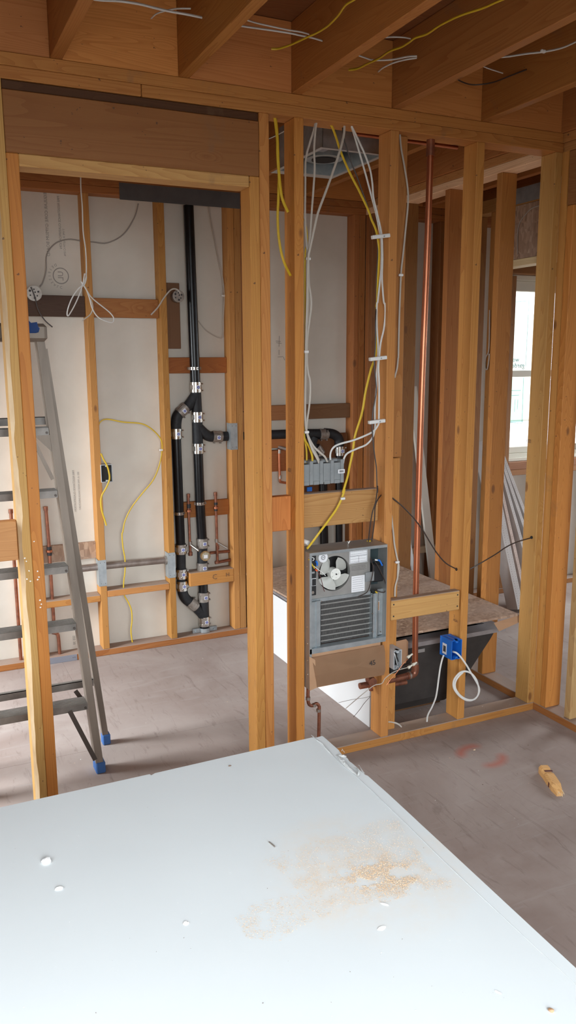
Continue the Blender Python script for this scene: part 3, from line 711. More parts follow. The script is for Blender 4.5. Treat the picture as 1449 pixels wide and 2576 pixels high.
# ------------------------------------------------------------------ cast iron drain
YP = D+.045; PR = .0285
dr = thing('drain_stack', 'black cast iron drain stack with steel band couplings in the back wall', 'pipe', (-.255, YP, ZP))
def pz(px, py, y=YP): return P(px, py, 'y', y)
def coupling(par, c, ax, r=PR, L=.058, face=1, dull=False, sticker=True, off=0.):
    ax = ax.normalized(); m = M['dullsteel'] if dull else M['steel']; bm = bmesh.new()
    cyl_bm(bm, c-ax*L*.5, c+ax*L*.5, r*1.13, 22)
    cyl_bm(bm, c-ax*L*.53, c-ax*L*.5, r*1.10, 22, 1); cyl_bm(bm, c+ax*L*.5, c+ax*L*.53, r*1.10, 22, 1)
    side = ax.cross(Vector((0, -1, 0))).normalized()
    for i in range(7):
        a = -1.3+i*.43; n_ = Vector((0, -1, 0))*math.cos(a)+side*math.sin(a)
        if i not in (2, 3, 4):
            cyl_bm(bm, c+n_*r*1.13-ax*L*.24, c+n_*r*1.13+ax*L*.24, .0022, 6)
    o = link_bm('coupling', bm, [m, M['blackp']], par, smooth=True)
    bm = bmesh.new()
    for s in (-1, 1):
        q = c+ax*L*.33*s; cyl_bm(bm, q-ax*.005, q+ax*.005, r*1.20, 22)
        scr = q+side*(r*1.28)*(1 if off >= 0 else -1)+Vector((0, -.006, 0)); cyl_bm(bm, scr-Vector((0, .010, 0)), scr+Vector((0, .010, 0)), .0045, 8)
    link_bm('clamp_band', bm, m, o, smooth=True)
    if sticker:
        bm = bmesh.new(); q = c+Vector((0, -r*1.24, 0))+side*.004
        up = ax if ax.z >= 0 else -ax
        u, v = up*.0105, side*.0115
        vs = [bm.verts.new(q+a_*u+b_*v+Vector((0, abs(b_)*.001, 0))) for a_, b_ in ((-1, -1), (-1, 1), (1, 1), (1, -1))]; bm.faces.new(vs)
        q2 = q+Vector((0, -.0009, 0)); ds_ = [bm.verts.new(q2+(u*math.cos(t_)+v*math.sin(t_)*.92)*.72) for t_ in [2*math.pi*i/16 for i in range(16)]]
        bm.faces.new(ds_).material_index = 1
        for k in (-.25, 0, .25):
            q3 = q+Vector((0, -.0015, 0))+u*k; f = bm.faces.new([bm.verts.new(q3+a_*u*.07+b_*v*(.26 if k else .34)) for a_, b_ in ((-1, -1), (-1, 1), (1, 1), (1, -1))])
        link_bm('sticker', bm, [M['sticker'], M['decal']], o)
    return o
Z_ = Vector((0, 0, 1))
A = {k: pz(*v) for k, v in dict(top=(474, 517), c1=(492, 974), c2=(496, 1049), c3=(498, 1128), m1=(503, 1266), c4=(509, 1366), c5=(509, 1427), c6=(512, 1501), c7=(514, 1562), bot=(515, 1592)).items()}
A['bot'].z = ZP-.005
tube('pipe', [A['top'], A['c1']], PR, M['iron'], dr, 24, sm=0); tube('pipe', [A['c3'], A['m1'], A['c4']], PR, M['iron'], dr, 24, sm=0)
tube('pipe', [A['c5'], A['c6']], PR, M['iron'], dr, 24, sm=0); tube('pipe', [A['c7'], A['bot']], PR, M['iron'], dr, 24, sm=0)
def hub(name, paths, r=PR*1.06):
    bm = bmesh.new()
    for pts in paths: tube_bm(bm, smooth_pts(pts, 6) if len(pts) > 2 else [Vector(p) for p in pts], r, 20)
    return link_bm(name, bm, M['ironm'], dr, smooth=True)
B = {k: pz(*v) for k, v in dict(b0=(497, 998), b1=(476, 1018), bc=(459, 1032), e1=(447, 1046), e2=(443, 1066), bc2=(443, 1091), s=(451, 1291), c1=(455, 1381), c2=(456, 1443), c3=(458, 1473), e3=(460, 1492), e4=(468, 1507), bc3=(485, 1520), j=(505, 1540), k=(513, 1552)).items()}
hub('wye_fitting', [[A['c1'], A['c2']], [A['c2']+(A['c1']-A['c2'])*.75, B['b1'], B['bc']]])
hub('elbow', [[B['bc'], B['e1'], B['e2'], B['bc2']]])
tube('pipe', [B['bc2'], B['s'], B['c1']], PR*.95, M['iron'], dr, 24, sm=0); tube('pipe', [B['c1'], B['c2'], B['c3']], PR*.97, M['ironm'], dr, 20, sm=0)
hub('elbow', [[B['c3'], B['e3'], B['e4'], B['bc3']]])
hub('wye_fitting', [[A['c6'], A['c7']], [B['bc3'], B['j'], B['k']]])
T0 = pz(546, 1098)
hub('sanitary_tee', [[A['c2'], A['c3']], [A['c2']+(A['c3']-A['c2'])*.30, pz(514, 1090), pz(528, 1098), T0]])
hub('cleanout_tee', [[A['c4'], A['c5']]])
tube('pipe', [T0, pz(583, 1097), pz(700, 1093), pz(745, 1091)], PR*.98, M['ironm'], dr, 20, sm=0)
for k in ('c1', 'c2', 'c3'): coupling(dr, A[k], Z_)
for k in ('c4', 'c5', 'c6', 'c7'): coupling(dr, A[k], Z_, dull=k != 'c7')
coupling(dr, B['bc'], B['b1']-B['e1'], dull=True); coupling(dr, B['bc2'], Z_); coupling(dr, B['c1'], Z_); coupling(dr, B['c2'], Z_); coupling(dr, B['c3'], Z_)
coupling(dr, B['bc3'], B['e4']-B['j'], dull=True, sticker=False, off=1); coupling(dr, T0, Vector((1, 0, -.05)), dull=True)
def pstrap(c, r=PR, w=.07, m=None):
    bm = bmesh.new(); cyl_bm(bm, c-Z_*.008, c+Z_*.008, r*1.08, 22)
    box_bm(bm, (c.x-w*.5, c.y-.004, c.z-.008), (c.x+w*.5, c.y-.002, c.z+.008))
    for i in range(-2, 3):
        a = i*.5; q = c+Vector((math.sin(a), -math.cos(a), 0))*r*1.085
        f = cyl_bm(bm, q, q+Vector((math.sin(a), -math.cos(a), 0))*.0008, .0032, 8, 1)
    return link_bm('pipe_strap', bm, [M['steel'], M['ink']], dr, smooth=True)
pstrap(pz(488, 927), w=.085); pstrap(pz(503, 1266), w=.075); pstrap(B['s'], w=.065)
# cleanout plug
pc = A['c4']*.55+A['c5']*.45
cyl('cleanout_neck', pc, pc+Vector((0, -.052, 0)), .026, M['ironm'], dr); cyl('cleanout_rim', pc+Vector((0, -.045, 0)), pc+Vector((0, -.060, 0)), .030, M['brass'], dr)
bm = bmesh.new(); q = pc+Vector((0, -.0605, 0)); cyl_bm(bm, q, q+Vector((0, -.002, 0)), .023, 20); box_bm(bm, (q.x-.011, q.y-.006, q.z-.012), (q.x+.010, q.y-.001, q.z+.008), mi=1)
link_bm('cleanout_plug', bm, [mottled('corroded_brass', (.48, .42, .30), (.30, .24, .15), 70, .7), M['sticker']], dr, smooth=True)
# riser clamp on the floor plate
t = thing('riser_clamp', 'galvanised riser clamp bolted around the foot of the drain stack', 'clamp', (A['c7'].x, YP, ZP))
bm = bmesh.new(); c = Vector((A['bot'].x, YP, ZP+.012))
cyl_bm(bm, c-Z_*.011, c+Z_*.013, PR*1.16, 24); 
for s in (-1, 1):
    box_bm(bm, (c.x+s*.055-.022, c.y-.007, c.z-.012), (c.x+s*.055+.022, c.y-.003, c.z+.014)); box_bm(bm, (c.x+s*.055-.022, c.y+.003, c.z-.012), (c.x+s*.055+.022, c.y+.007, c.z+.014))
link_bm('clamp_half', bm, M['galv'], t, smooth=True)
for s in (-1, 1): cyl('bolt', (c.x+s*.058, c.y-.018, c.z), (c.x+s*.058, c.y+.018, c.z), .0065, M['galv'], t, 8)

# tub drain group behind the tub
td = thing('tub_drain_pipes', 'black iron drain branch with two vertical pipes behind the grey switch box', 'pipe', (.55, YP, ZP))
def pp(*c): return pz(*c, YP-.005)
for name, pts, r, m in (('pipe', [pp(746, 1091), pp(810, 1091)], PR, 'ironm'),):
    tube(name, pts, r, M[m], td, 20, sm=0)
tube('elbow', [pp(816, 1089), pp(838, 1092), pp(852, 1104), pp(853, 1128)], PR*1.06, M['ironm'], td, 20)
tube('elbow', [pp(790, 1100), pp(785, 1118), pp(798, 1138), pp(806, 1150), pp(812, 1180)], PR*1.0, M['ironm'], td, 20)
tube('pipe', [pp(812, 1180), pp(817, 1450)], PR*.95, M['iron'], td, 20, sm=0); tube('pipe', [pp(853, 1130), pp(853, 1450)], PR*.80, M['iron'], td, 20, sm=0)
coupling(td, pp(813, 1092), Vector((1, 0, 0)), dull=True, sticker=False); coupling(td, pp(800, 1134), Vector((.6, 0, -.8)), dull=True, sticker=False); coupling(td, pp(854, 1134), Z_)
box('shower_bracket', (pp(769, 1232).x, YP-.03, pp(775, 1235).z), (pp(781, 1226).x, YP-.015, pp(775, 1224).z), M['blue'], td, .002)

# ------------------------------------------------------------------ steel branch through the studs
tube_o = thing('vent_branch_pipe', 'brownish grey horizontal pipe running through nail plates in the back wall', 'pipe', (-.7, D+.03, .48))
tube('pipe', [P(200, 1431, 'y', D+.03), P(262, 1424, 'y', D+.03), P(418, 1409, 'y', D+.03)], .0195, mottled('tarnished_pipe', (.32, .27, .24), (.22, .17, .145), 18, .45, .5), tube_o, 20, sm=0)
c = P(419, 1409, 'y', D+.03); cyl('pipe_collar', c-Vector((.012, 0, 0)), c+Vector((.006, 0, 0)), .026, M['dullsteel'], tube_o)

# ------------------------------------------------------------------ copper supply lines
def cu(name, lb, paths, r=.0080, y=D+.04, rings=(), m='oldcopper', extra=None):
    t = thing(name, lb, 'pipe', tuple(P(*paths[0][-1], 'y', y)))
    for i, pts in enumerate(paths):
        ps = [P(*c, 'y', y) if len(c) == 2 else P(c[0], c[1], 'y', c[2]) for c in pts]
        tube('tube', ps, r, M[m], t, 12, sm=3 if len(ps) > 3 else 0)
    for c in rings:
        q = P(c[0], c[1], 'y', y); mm = M[c[2]] if len(c) > 2 else M['solder']; cyl('fitting', q-Z_*.011, q+Z_*.011, r*1.30, mm, t, 12)
    return t
def cu_fit(t, px, py, y, m, r=.012, L=.02, ax=Z_, name='fitting'):
    q = P(px, py, 'y', y); return cyl(name, q-ax*L*.5, q+ax*L*.5, r, M[m], t, 12)
t = cu('copper_stub_out', 'capped copper stub with black union left of the main drain stack', [[(473, 1243), (475, 1300), (479, 1395)]], rings=((474, 1247, 'oldcopper'), (479, 1367)))
cu_fit(t, 475, 1273, D+.038, 'blackp', .0115, .024); cu_fit(t, 475, 1285, D+.038, 'copper', .016, .012); cu_fit(t, 479, 1393, D+.040, 'oldcopper', .013, .022)
tube('branch', [P(479, 1370, 'y', D+.04), P(500, 1385, 'y', D-.01)], .0075, M['solder'], t, 10, sm=0)
t = cu('copper_stub_out', 'capped copper stub with black unions right of the main drain stack', [[(542, 1238), (544, 1300), (547, 1413)]], rings=((542, 1243, 'oldcopper'), (545, 1360), (547, 1377, 'oldcopper')))
cu_fit(t, 543, 1267, D+.038, 'blackp', .011, .014); cu_fit(t, 543, 1277, D+.038, 'copper', .015, .012); cu_fit(t, 543, 1283, D+.038, 'blackp', .011, .010)
tube('branch', [P(546, 1364, 'y', D+.04), P(572, 1379, 'y', D+.0)], .006, M['solder'], t, 10, sm=0); cu_fit(t, 546, 1414, D+.040, 'oldcopper', .014, .014)
t = thing('copper_branch', 'horizontal pair of tarnished copper tubes above the block marked C and H', 'pipe', (-.15, D+.06, .5))
tube('tube', [P(528, 1391, 'y', D+.062), P(584, 1386, 'y', D+.062)], .009, M['oldcopper'], t, 12, sm=0); tube('tube', [P(541, 1416, 'y', D+.05), P(586, 1407, 'y', D+.05)], .009, M['oldcopper'], t, 12, sm=0)
cu('copper_riser', 'leftmost bare copper riser in the back wall beyond the king stud', [[(27, 1283), (30, 1330), (53, 1664)]], rings=((27, 1286, 'oldcopper'),), r=.009)
t = cu('copper_riser', 'copper riser with black union behind the ladder in the back wall', [[(115, 1275), (124, 1380), (130, 1480), (136, 1570)]], rings=((115, 1279, 'oldcopper'),), r=.009)
cu_fit(t, 124, 1379, D+.036, 'blackp', .013, .016); cu_fit(t, 124, 1386, D+.036, 'copper', .016, .012); cu_fit(t, 125, 1394, D+.036, 'blackp', .013, .014)
cu('copper_riser', 'short copper elbow riser standing on the back floor plate behind the ladder', [[(131, 1591), (143, 1594), (147, 1604), (151, 1655)]], r=.0095)
t = cu('copper_drop', 'copper drop with valve and elbow seen between the first two studs', [[(702, 1130), (704, 1203), (708, 1213), (740, 1216)]], r=.0075, rings=((703, 1136), (705, 1200)), m='copper')
tube('valve', [P(700, 1124, 'y', D+.05), P(722, 1130, 'y', D-.02)], .010, M['solder'], t, 12, sm=0)
# tall copper gas/water riser in the front partition
YC = .058
t = thing('copper_pipe', 'tall bright copper pipe running floor to ceiling between the third and fourth studs', 'pipe', (.15, YC, .27))
pts = [P(1084, 348, 'y', YC), P(1075, 620, 'y', YC), P(1062, 950, 'y', YC), P(1054, 1200, 'y', YC), P(1046, 1490, 'y', YC), P(1044, 1676, 'y', YC)]
tube('pipe', pts, .0130, M['copper'], t, 20, sm=4)
q = P(1083, 372, 'y', YC); cyl('fitting', q-Z_*.03, q+Z_*.03, .0162, M['oldcopper'], t, 20)
tube('elbow', [P(1044, 1670, 'y', YC), P(1044, 1688, 'y', YC), P(1038, 1697, 'y', YC), P(1024, 1701, 'y', YC)], .0165, M['oldcopper'], t, 16)
tube('pipe', [P(1026, 1700, 'y', YC), P(978, 1712, 'y', YC), P(905, 1726, 'y', YC)], .0140, M['oldcopper'], t, 16, sm=0)
q = P(1030, 1699, 'y', YC); cyl('fitting', q-Vector((.004, 0, 0)), q+Vector((.004, 0, 0)), .0175, M['solder'], t, 16)
q = P(1043, 1668, 'y', YC); cyl('fitting', q-Z_*.003, q+Z_*.003, .0175, M['solder'], t, 16)
t = thing('copper_pipe', 'lower horizontal tarnished copper pipe under the elbow of the tall copper pipe', 'pipe', (.05, .075, .24))
tube('pipe', [P(1022, 1716, 'y', .08), P(930, 1733, 'y', .08)], .0105, M['oldcopper'], t, 14, sm=0)
q = P(932, 1712, 'y', .03); cyl('valve_knob', q+Vector((0, -.02, 0)), q+Vector((.006, .02, 0)), .019, M['oldcopper'], t, 14)
t = thing('copper_pipe', 'horizontal copper pipe high under the ceiling joists behind the top plate', 'pipe', (.1, .25, 2.54))
tube('pipe', [Vector((-.06, .25, 2.551)), Vector((.454, .25, 2.548))], .0085, M['copper'], t, 12, sm=0)
t = thing('copper_pipe', 'bent copper pipe going down to the floor below the wall heater', 'pipe', (-.33, .02, .0))
pts = [(775, 1728), (775, 1762), (779, 1773), (787, 1775), (796, 1770), (802, 1776), (803, 1790), (801, 1905)]
tube('pipe', [P(*c, 'y', .02) for c in pts], .0072, M['oldcopper'], t, 14)
for c in ((775, 1757), (801, 1787), (790, 1774)): cu_fit(t, *c, .02, 'solder', .0098, .012)

# ------------------------------------------------------------------ fixture boxes on the back wall
def round_box(px, py, lb, r=.037):
    c = P(px, py, 'y', D-.004); t = thing('ceiling_box', lb, 'electrical box', tuple(c))
    cyl('box_body', c, c+Vector((0, .035, 0)), r, M['dullsteel'], t, 24)
    bm = bmesh.new(); cyl_bm(bm, c+Vector((0, -.002, 0)), c, r*1.04, 24)
    for a, rr_, s in ((.4, .6, .005), (1.6, .55, .004), (2.6, .65, .006), (3.6, .6, .004), (4.8, .62, .006), (5.6, .5, .004), (.9, .2, .004), (2.1, .85, .003)):
        q = c+Vector((math.cos(a)*r*rr_, -.0022, math.sin(a)*r*rr_)); cyl_bm(bm, q, q+Vector((0, -.0006, 0)), s, 8, 1)
    link_bm('cover', bm, [M['dullsteel'], M['ink']], t); return t
round_box(86, 738, 'round galvanised box on the dark block at upper left of the back wall'); round_box(449, 745, 'round galvanised box beside the black drain stack', .032)
def cable(name, pts, lb, m='jacket', r=.0042, flat=.62, n=8, clips=(), grp=None, sm=5):
    bm = bmesh.new(); tube_bm(bm, smooth_pts(pts, sm), r, n, flat)
    o = link_bm(name, bm, M[m], None, smooth=True); tag(o, lb, 'cable', grp)
    for c in clips:
        cl = box('cable_clip', (c.x-.011, c.y-.006, c.z-.005), (c.x+.008, c.y+.005, c.z+.005), M['white'], o, .002)
    return o
cable('cable', PY([(78, 722), (88, 748), (96, 778), (112, 805), (132, 823)], D-.012), 'brown cable tail hanging from the round box at upper left', 'blackcab', .0032)
cable('cable', PY([(454, 738), (445, 728), (430, 729), (412, 750), (398, 772), (380, 792)], D-.014), 'pale cable tail hanging left from the round box by the stack', 'jacket', .0038)
cable('cable', PY([(348, 512), (338, 548), (310, 590), (270, 611), (236, 609)], D+.07)+PY([(205, 606), (172, 602), (140, 612), (118, 640), (116, 680), (108, 710), (100, 722)], D+.07), 'thin grey cable strung across the upper left gypsum panels', 'greyink', .0032)
cable('cable', PY([(525, 519), (534, 570), (548, 640), (560, 700), (564, 745), (562, 800), (561, 845), (548, 848), (520, 832), (498, 806)], D+.066), 'thin white cable looping down right of the black stack', 'jacket', .0035, clips=[P(562, 744, 'y', D+.066)])
# hanging coil of white cable in the doorway
YH = .80
YH = .80
t = thing('hanging_cable', 'white cable hanging in the doorway with its tail tied into two loops', 'cable', tuple(P(213, 700, 'y', YH)))
a = [(203, 452), (207, 520), (209, 580), (215, 625), (217, 660), (217, 690), (214, 705), (207, 718), (209, 712)]
tube('cable', [Vector((-.872, YH+.02, 2.66)), Vector((-.93, YH+.01, 2.655)), Vector((-1.03, YH, 2.60))]+[P(*c, 'y', YH) for c in a], .0026, M['brightjacket'], t)
tube('loop', [P(*c, 'y', YH) for c in ((204, 708), (218, 730), (230, 748), (250, 765), (275, 785), (286, 800), (282, 811), (262, 806), (244, 795), (232, 775), (225, 750), (216, 726), (204, 708))], .0026, M['brightjacket'], t)
tube('loop', [P(*c, 'y', YH-.004) for c in ((213, 688), (209, 712), (204, 728), (196, 750), (184, 775), (172, 794), (169, 788), (173, 770), (184, 745), (200, 724), (212, 716), (217, 700), (216, 688))], .0026, M['brightjacket'], t)
tube('cable_end', [P(*c, 'y', YH+.004) for c in ((228, 752), (234, 772), (228, 790), (216, 800), (206, 807))], .0024, M['jacket'], t)
# rectangular box on back wall + yellow cables
def open_box(name, lb, x0, x1, z0, z1, y0, y1, m, par=None, wall=.003, lipm=None):
    t = thing(name, lb, 'electrical box', ((x0+x1)/2, (y0+y1)/2, z0)); bm = bmesh.new()
    box_bm(bm, (x0, y0, z0), (x0+wall, y1, z1)); box_bm(bm, (x1-wall, y0, z0), (x1, y1, z1)); box_bm(bm, (x0+wall, y0, z0), (x1-wall, y1, z0+wall)); box_bm(bm, (x0+wall, y0, z1-wall), (x1-wall, y1, z1)); box_bm(bm, (x0+wall, y1-wall, z0+wall), (x1-wall, y1, z1-wall))
    link_bm('box_body', bm, m, t)
    bm = bmesh.new(); cx = (x0+x1)/2
    for z in (z1-.006, z0+.006):
        box_bm(bm, (cx-.006, y0, z-.006), (cx+.006, y0+.02, z+.006)); cyl_bm(bm, (cx, y0-.001, z), (cx, y0, z), .0018, 8, 1)
    link_bm('screw_boss', bm, [m, M['ink']], t)
    return t
p0, p1 = P(255, 1214, 'y', D-.008), P(282, 1168, 'y', D-.008)
t = open_box('outlet_box', 'empty outlet box with white rim on the back wall, dark inside', p0.x, p1.x, p0.z, p1.z, D-.008, D+.055, M['lightgreyp'])
box('box_shade', (p0.x+.0035, D-.0015, p0.z+.0035), (p1.x-.0035, D+.04, p1.z-.0035), M['dark'], t)  # dark block paints the shade inside the empty box
C4 = (0, 900, 2.264)
cable('yellow_cable', CY(*C4, [(575, 545), (590, 580), (605, 605), (618, 640), (624, 690), (605, 740), (582, 780), (574, 820), (580, 870), (592, 910), (606, 955)], D-.012), 'short yellow cable hanging out of the outlet box on back wall', 'yellow', .0045)
cable('yellow_cable', CY(*C4, [(572, 560), (562, 500), (560, 400), (575, 362), (615, 350), (700, 366), (800, 374), (850, 396), (895, 435), (922, 480), (922, 540), (905, 620), (870, 700), (800, 785), (745, 860), (712, 930), (700, 990)], D+.02)+CY(0, 1340, 2.264, [(695, 10), (700, 80), (712, 150), (712, 220), (705, 278), (706, 350), (730, 395), (748, 440), (752, 500), (746, 560), (754, 624)], D+.02), 'long yellow cable looping between two studs down to the back floor plate', 'yellow', .0036, clips=[P(406, 1132, 'y', D+.018)])

# ------------------------------------------------------------------ bath tub with strand board cover
TX0, TX1, TY0, TY1, TZ = .008, .765, .175, D-.004, .372
tb = thing('bathtub', 'new white bathtub with dark rough underside set along the right partition', 'bathtub', ((TX0+TX1)/2, (TY0+TY1)/2, 0))
bm = bmesh.new(); box_bm(bm, (TX0, TY0, .0), (TX0+.012, TY1, TZ-.012), .002); link_bm('apron', bm, M['tub'], tb)
bm = bmesh.new()
for i, (x, c) in enumerate(((TX0, 0),)):
    pass
# rim as frame
for lo, hi in (((TX0+.0, TY0-.012, TZ-.02), (TX0+.075, TY1, TZ)), ((TX1-.06, TY0-.012, TZ-.02), (TX1, TY1, TZ)), ((TX0+.075, TY0-.012, TZ-.02), (TX1-.06, TY0+.075, TZ)), ((TX0+.075, TY1-.08, TZ-.02), (TX1-.06, TY1, TZ))): box_bm(bm, lo, hi)
link_bm('rim', bm, mottled('dusty_enamel', (.30, .27, .27), (.2, .18, .18), 6, .5), tb)
bm = bmesh.new()
loops = [((TX0+.016, TY0+.004, TX1-.03, TY1-.02), TZ-.02), ((TX0+.018, TY0+.012, TX1-.055, TY1-.05), TZ-.07), ((TX0+.02, TY0+.035, TX1-.22, TY1-.12), .07), ((TX0+.03, TY0+.06, TX1-.26, TY1-.15), .03)]
L = []
for (a, b, c, d), z in loops: L.append([bm.verts.new(q) for q in ((a, b, z), (c, b, z), (c, d, z), (a, d, z))])
for a, b in zip(L, L[1:]):
    for k in range(4): bm.faces.new((a[k], a[(k+1) % 4], b[(k+1) % 4], b[k]))
bm.faces.new(L[-1])
bmesh.ops.bevel(bm, geom=[e for e in bm.edges if abs(e.verts[0].co.z-e.verts[1].co.z) > .02], offset=.03, segments=3, affect='EDGES')
bmesh.ops.solidify(bm, geom=list(bm.faces), thickness=.004)
link_bm('basin', bm, M['tubdark'], tb)
board('support_rail', (TX0+.02, TY0+.09, .0), (TX1-.3, TY0+.128, .029), tb, (.2, .12, .07))
p = P(1055, 1638, 'y', TY0+.0); box('rating_label', (p.x-.03, TY0+.0, p.z-.008), (p.x+.03, TY0+.0035, p.z+.008), mat('dull_label', (.28, .26, .25), .6), tb)
ob = bmesh.new()
c4 = [Vector((.022, .245, .392)), Vector((.79, .106, .452)), Vector((.806, 1.60, .444)), Vector((.000, 1.62, .384))]
th = Vector((0, 0, .011)); vt = [ob.verts.new(v) for v in c4]; vb = [ob.verts.new(v-th) for v in c4]
ob.faces.new(vt); ob.faces.new(vb[::-1])
for i in range(4): ob.faces.new((vt[i], vb[i], vb[(i+1) % 4], vt[(i+1) % 4]))
tag(link_bm('strand_board', ob, M['osb'], None), 'dusty strand board sheet laid over the bathtub as a cover', 'board')
def sheet(name, pts, m, lb, th=.003, parent=None, cat='cardboard'):
    bm = bmesh.new(); v = [Vector(p) for p in pts]; n = (v[1]-v[0]).cross(v[2]-v[0]).normalized()*th
    a = [bm.verts.new(q) for q in v]; b = [bm.verts.new(q+n) for q in v]; bm.faces.new(a); bm.faces.new(b[::-1])
    for i in range(len(v)): bm.faces.new((a[i], b[i], b[(i+1) % len(v)], a[(i+1) % len(v)]))
    o = link_bm(name, bm, m, parent)
    return tag(o, lb, cat) if parent is None else o
sheet('cardboard_flap', [P(1243, 1567, 'y', .118), P(1306, 1547, 'y', .118), P(1305, 1566, 'y', .100), P(1256, 1588, 'y', .100)], M['card'], 'folded cardboard flap hanging from the right corner of the strand board')
sheet('cardboard_piece', [P(978, 1618, 'y', .135), P(1022, 1608, 'y', .135), P(1027, 1614, 'y', .135), P(1026, 1650, 'y', .135), P(1021, 1668, 'y', .135), P(978, 1680, 'y', .135)], M['card'], 'small upright cardboard piece behind the grey outlet box')

# ------------------------------------------------------------------ wall heater / fan coil between studs
hv = thing('wall_heater', 'open grey wall unit with white fan and finned coil between second and third stud', 'heater', (-.22, .03, .32))
HX0, HX1, HY, HZ0, HZ1 = -.4045, -.0465, -.040, .338, .908; YPn = -.004
def hp(cx, cy, y=YPn): return P(740+cx/5.573, 1340+cy/5.573, 'y', y)
bm = bmesh.new(); w = .0015
box_bm(bm, (HX0, HY, HZ0), (HX0+w, .085, HZ1)); box_bm(bm, (HX1-w, HY, HZ0+.16), (HX1, .085, HZ1)); box_bm(bm, (HX0+w, .0835, HZ0), (HX1-w, .085, HZ1)); box_bm(bm, (HX0+w, HY, HZ1-w), (HX1-w, .0835, HZ1))
link_bm('casing', bm, M['zinc'], hv)
bm = bmesh.new(); box_bm(bm, (HX0+w, HY, HZ1-.012), (HX1-w, HY+.0015, HZ1-w)); box_bm(bm, (HX0+w, HY, HZ0+.153), (HX1-w, HY+.0015, HZ0+.172)); box_bm(bm, (HX0+w, HY, HZ0+.172), (HX1-w, YPn, HZ0+.1735)); box_bm(bm, (HX0+w, HY, HZ0), (HX0+.010, HY+.0015, HZ1-.012))
link_bm('flange', bm, M['galv'], hv)
for z in (.40, .46, .53, .60, .68, .85): cyl('screw', (HX0-.0015, HY+.02, z), (HX0, HY+.02, z), .003, M['steel'], hv, 8)
# fan deck with round opening
fc = hp(562, 572); FRr = .073
pzb = hp(600, 880).z
px0, px1 = HX0+.004, HX1-.060
bm = bmesh.new(); n = 40
ringv = [bm.verts.new((fc.x+FRr*math.cos(2*math.pi*k/n), YPn, fc.z+FRr*math.sin(2*math.pi*k/n))) for k in range(n)]
ringb = [bm.verts.new((fc.x+FRr*math.cos(2*math.pi*k/n), YPn+.02, fc.z+FRr*math.sin(2*math.pi*k/n))) for k in range(n)]
outv = []
for k in range(n):
    a = 2*math.pi*k/n; dx, dz = math.cos(a), math.sin(a)
    tx = ((px1-fc.x) if dx > 0 else (px0-fc.x))/dx if abs(dx) > 1e-6 else 1e9; tz = ((HZ1-.002-fc.z) if dz > 0 else (pzb-fc.z))/dz if abs(dz) > 1e-6 else 1e9
    t_ = min(tx, tz); outv.append(bm.verts.new((fc.x+dx*t_, YPn, fc.z+dz*t_)))
for k in range(n):
    bm.faces.new((ringv[k], ringv[(k+1) % n], outv[(k+1) % n], outv[k])); bm.faces.new((ringv[k], ringb[k], ringb[(k+1) % n], ringv[(k+1) % n]))
for cx, cz in ((px0, pzb), (px1, pzb), (px0, HZ1-.002), (px1, HZ1-.002)):
    q = sorted(outv, key=lambda v: (v.co.x-cx)**2+(v.co.z-cz)**2)[:2]; bm.faces.new((q[0], q[1], bm.verts.new((cx, YPn, cz))))
link_bm('fan_deck', bm, M['zinc'], hv)
box('cavity_shade', (fc.x-.08, .055, fc.z-.08), (fc.x+.08, .058, fc.z+.08), M['dark'], hv)  # dark sheet behind the blades, standing in for shade in the cavity
fo = cyl('fan_hub', fc+Vector((0, -.012, 0)), fc+Vector((0, .02, 0)), .0235, M['fan'], hv, 24)
for k in range(5):
    a = k*1.257; q = fc+Vector((math.cos(a)*.015, -.0125, math.sin(a)*.015)); cyl('hub_boss', q, q+Vector((0, -.003, 0)), .004, M['fan'], fo, 8)
cyl('hub_shaft', fc+Vector((.002, -.012, 0)), fc+Vector((.002, -.017, 0)), .003, M['dark'], fo, 8)
for k, a0 in enumerate((.75, 2.45, 4.15, 5.5)):
    bm = bmesh.new(); rows = []
    for i in range(8):
        u = i/7; r_ = .020+.048*u; wdt = .32+.36*math.sin(min(1, u*1.1)*2.2)
        rows.append([bm.verts.new((fc.x+r_*math.cos(a0+s*wdt), fc.y+.006-.014*s*(.4+u*.6)+.004*s*s, fc.z+r_*math.sin(a0+s*wdt))) for s in [(j-4)/4. for j in range(9)]])
    for a, b in zip(rows, rows[1:]):
        for j in range(8): bm.faces.new((a[j], a[j+1], b[j+1], b[j]))
    bmesh.ops.solidify(bm, geom=list(bm.faces), thickness=.0016); link_bm('fan_blade', bm, M['fan'], hv, smooth=True)
# coil
cz1 = hp(700, 905).z; cz0 = HZ0+.176; cx0 = hp(345, 1200).x; cx1 = hp(1060, 1200).x
box('coil_fins', (cx0, .0, cz0), (cx1, .03, cz1), M['fins'], hv)
for i in range(8):
    z = cz0+.010+(cz1-cz0-.028)*i/7.; o = cyl('coil_tube', (cx0, -.001, z), (cx1, -.001, z), .0030, M['zinc'], hv, 8)
bm = bmesh.new(); box_bm(bm, (px0, YPn-.006, pzb-.014), (px1, YPn, pzb)); link_bm('deck_lip', bm, M['galv'], hv)
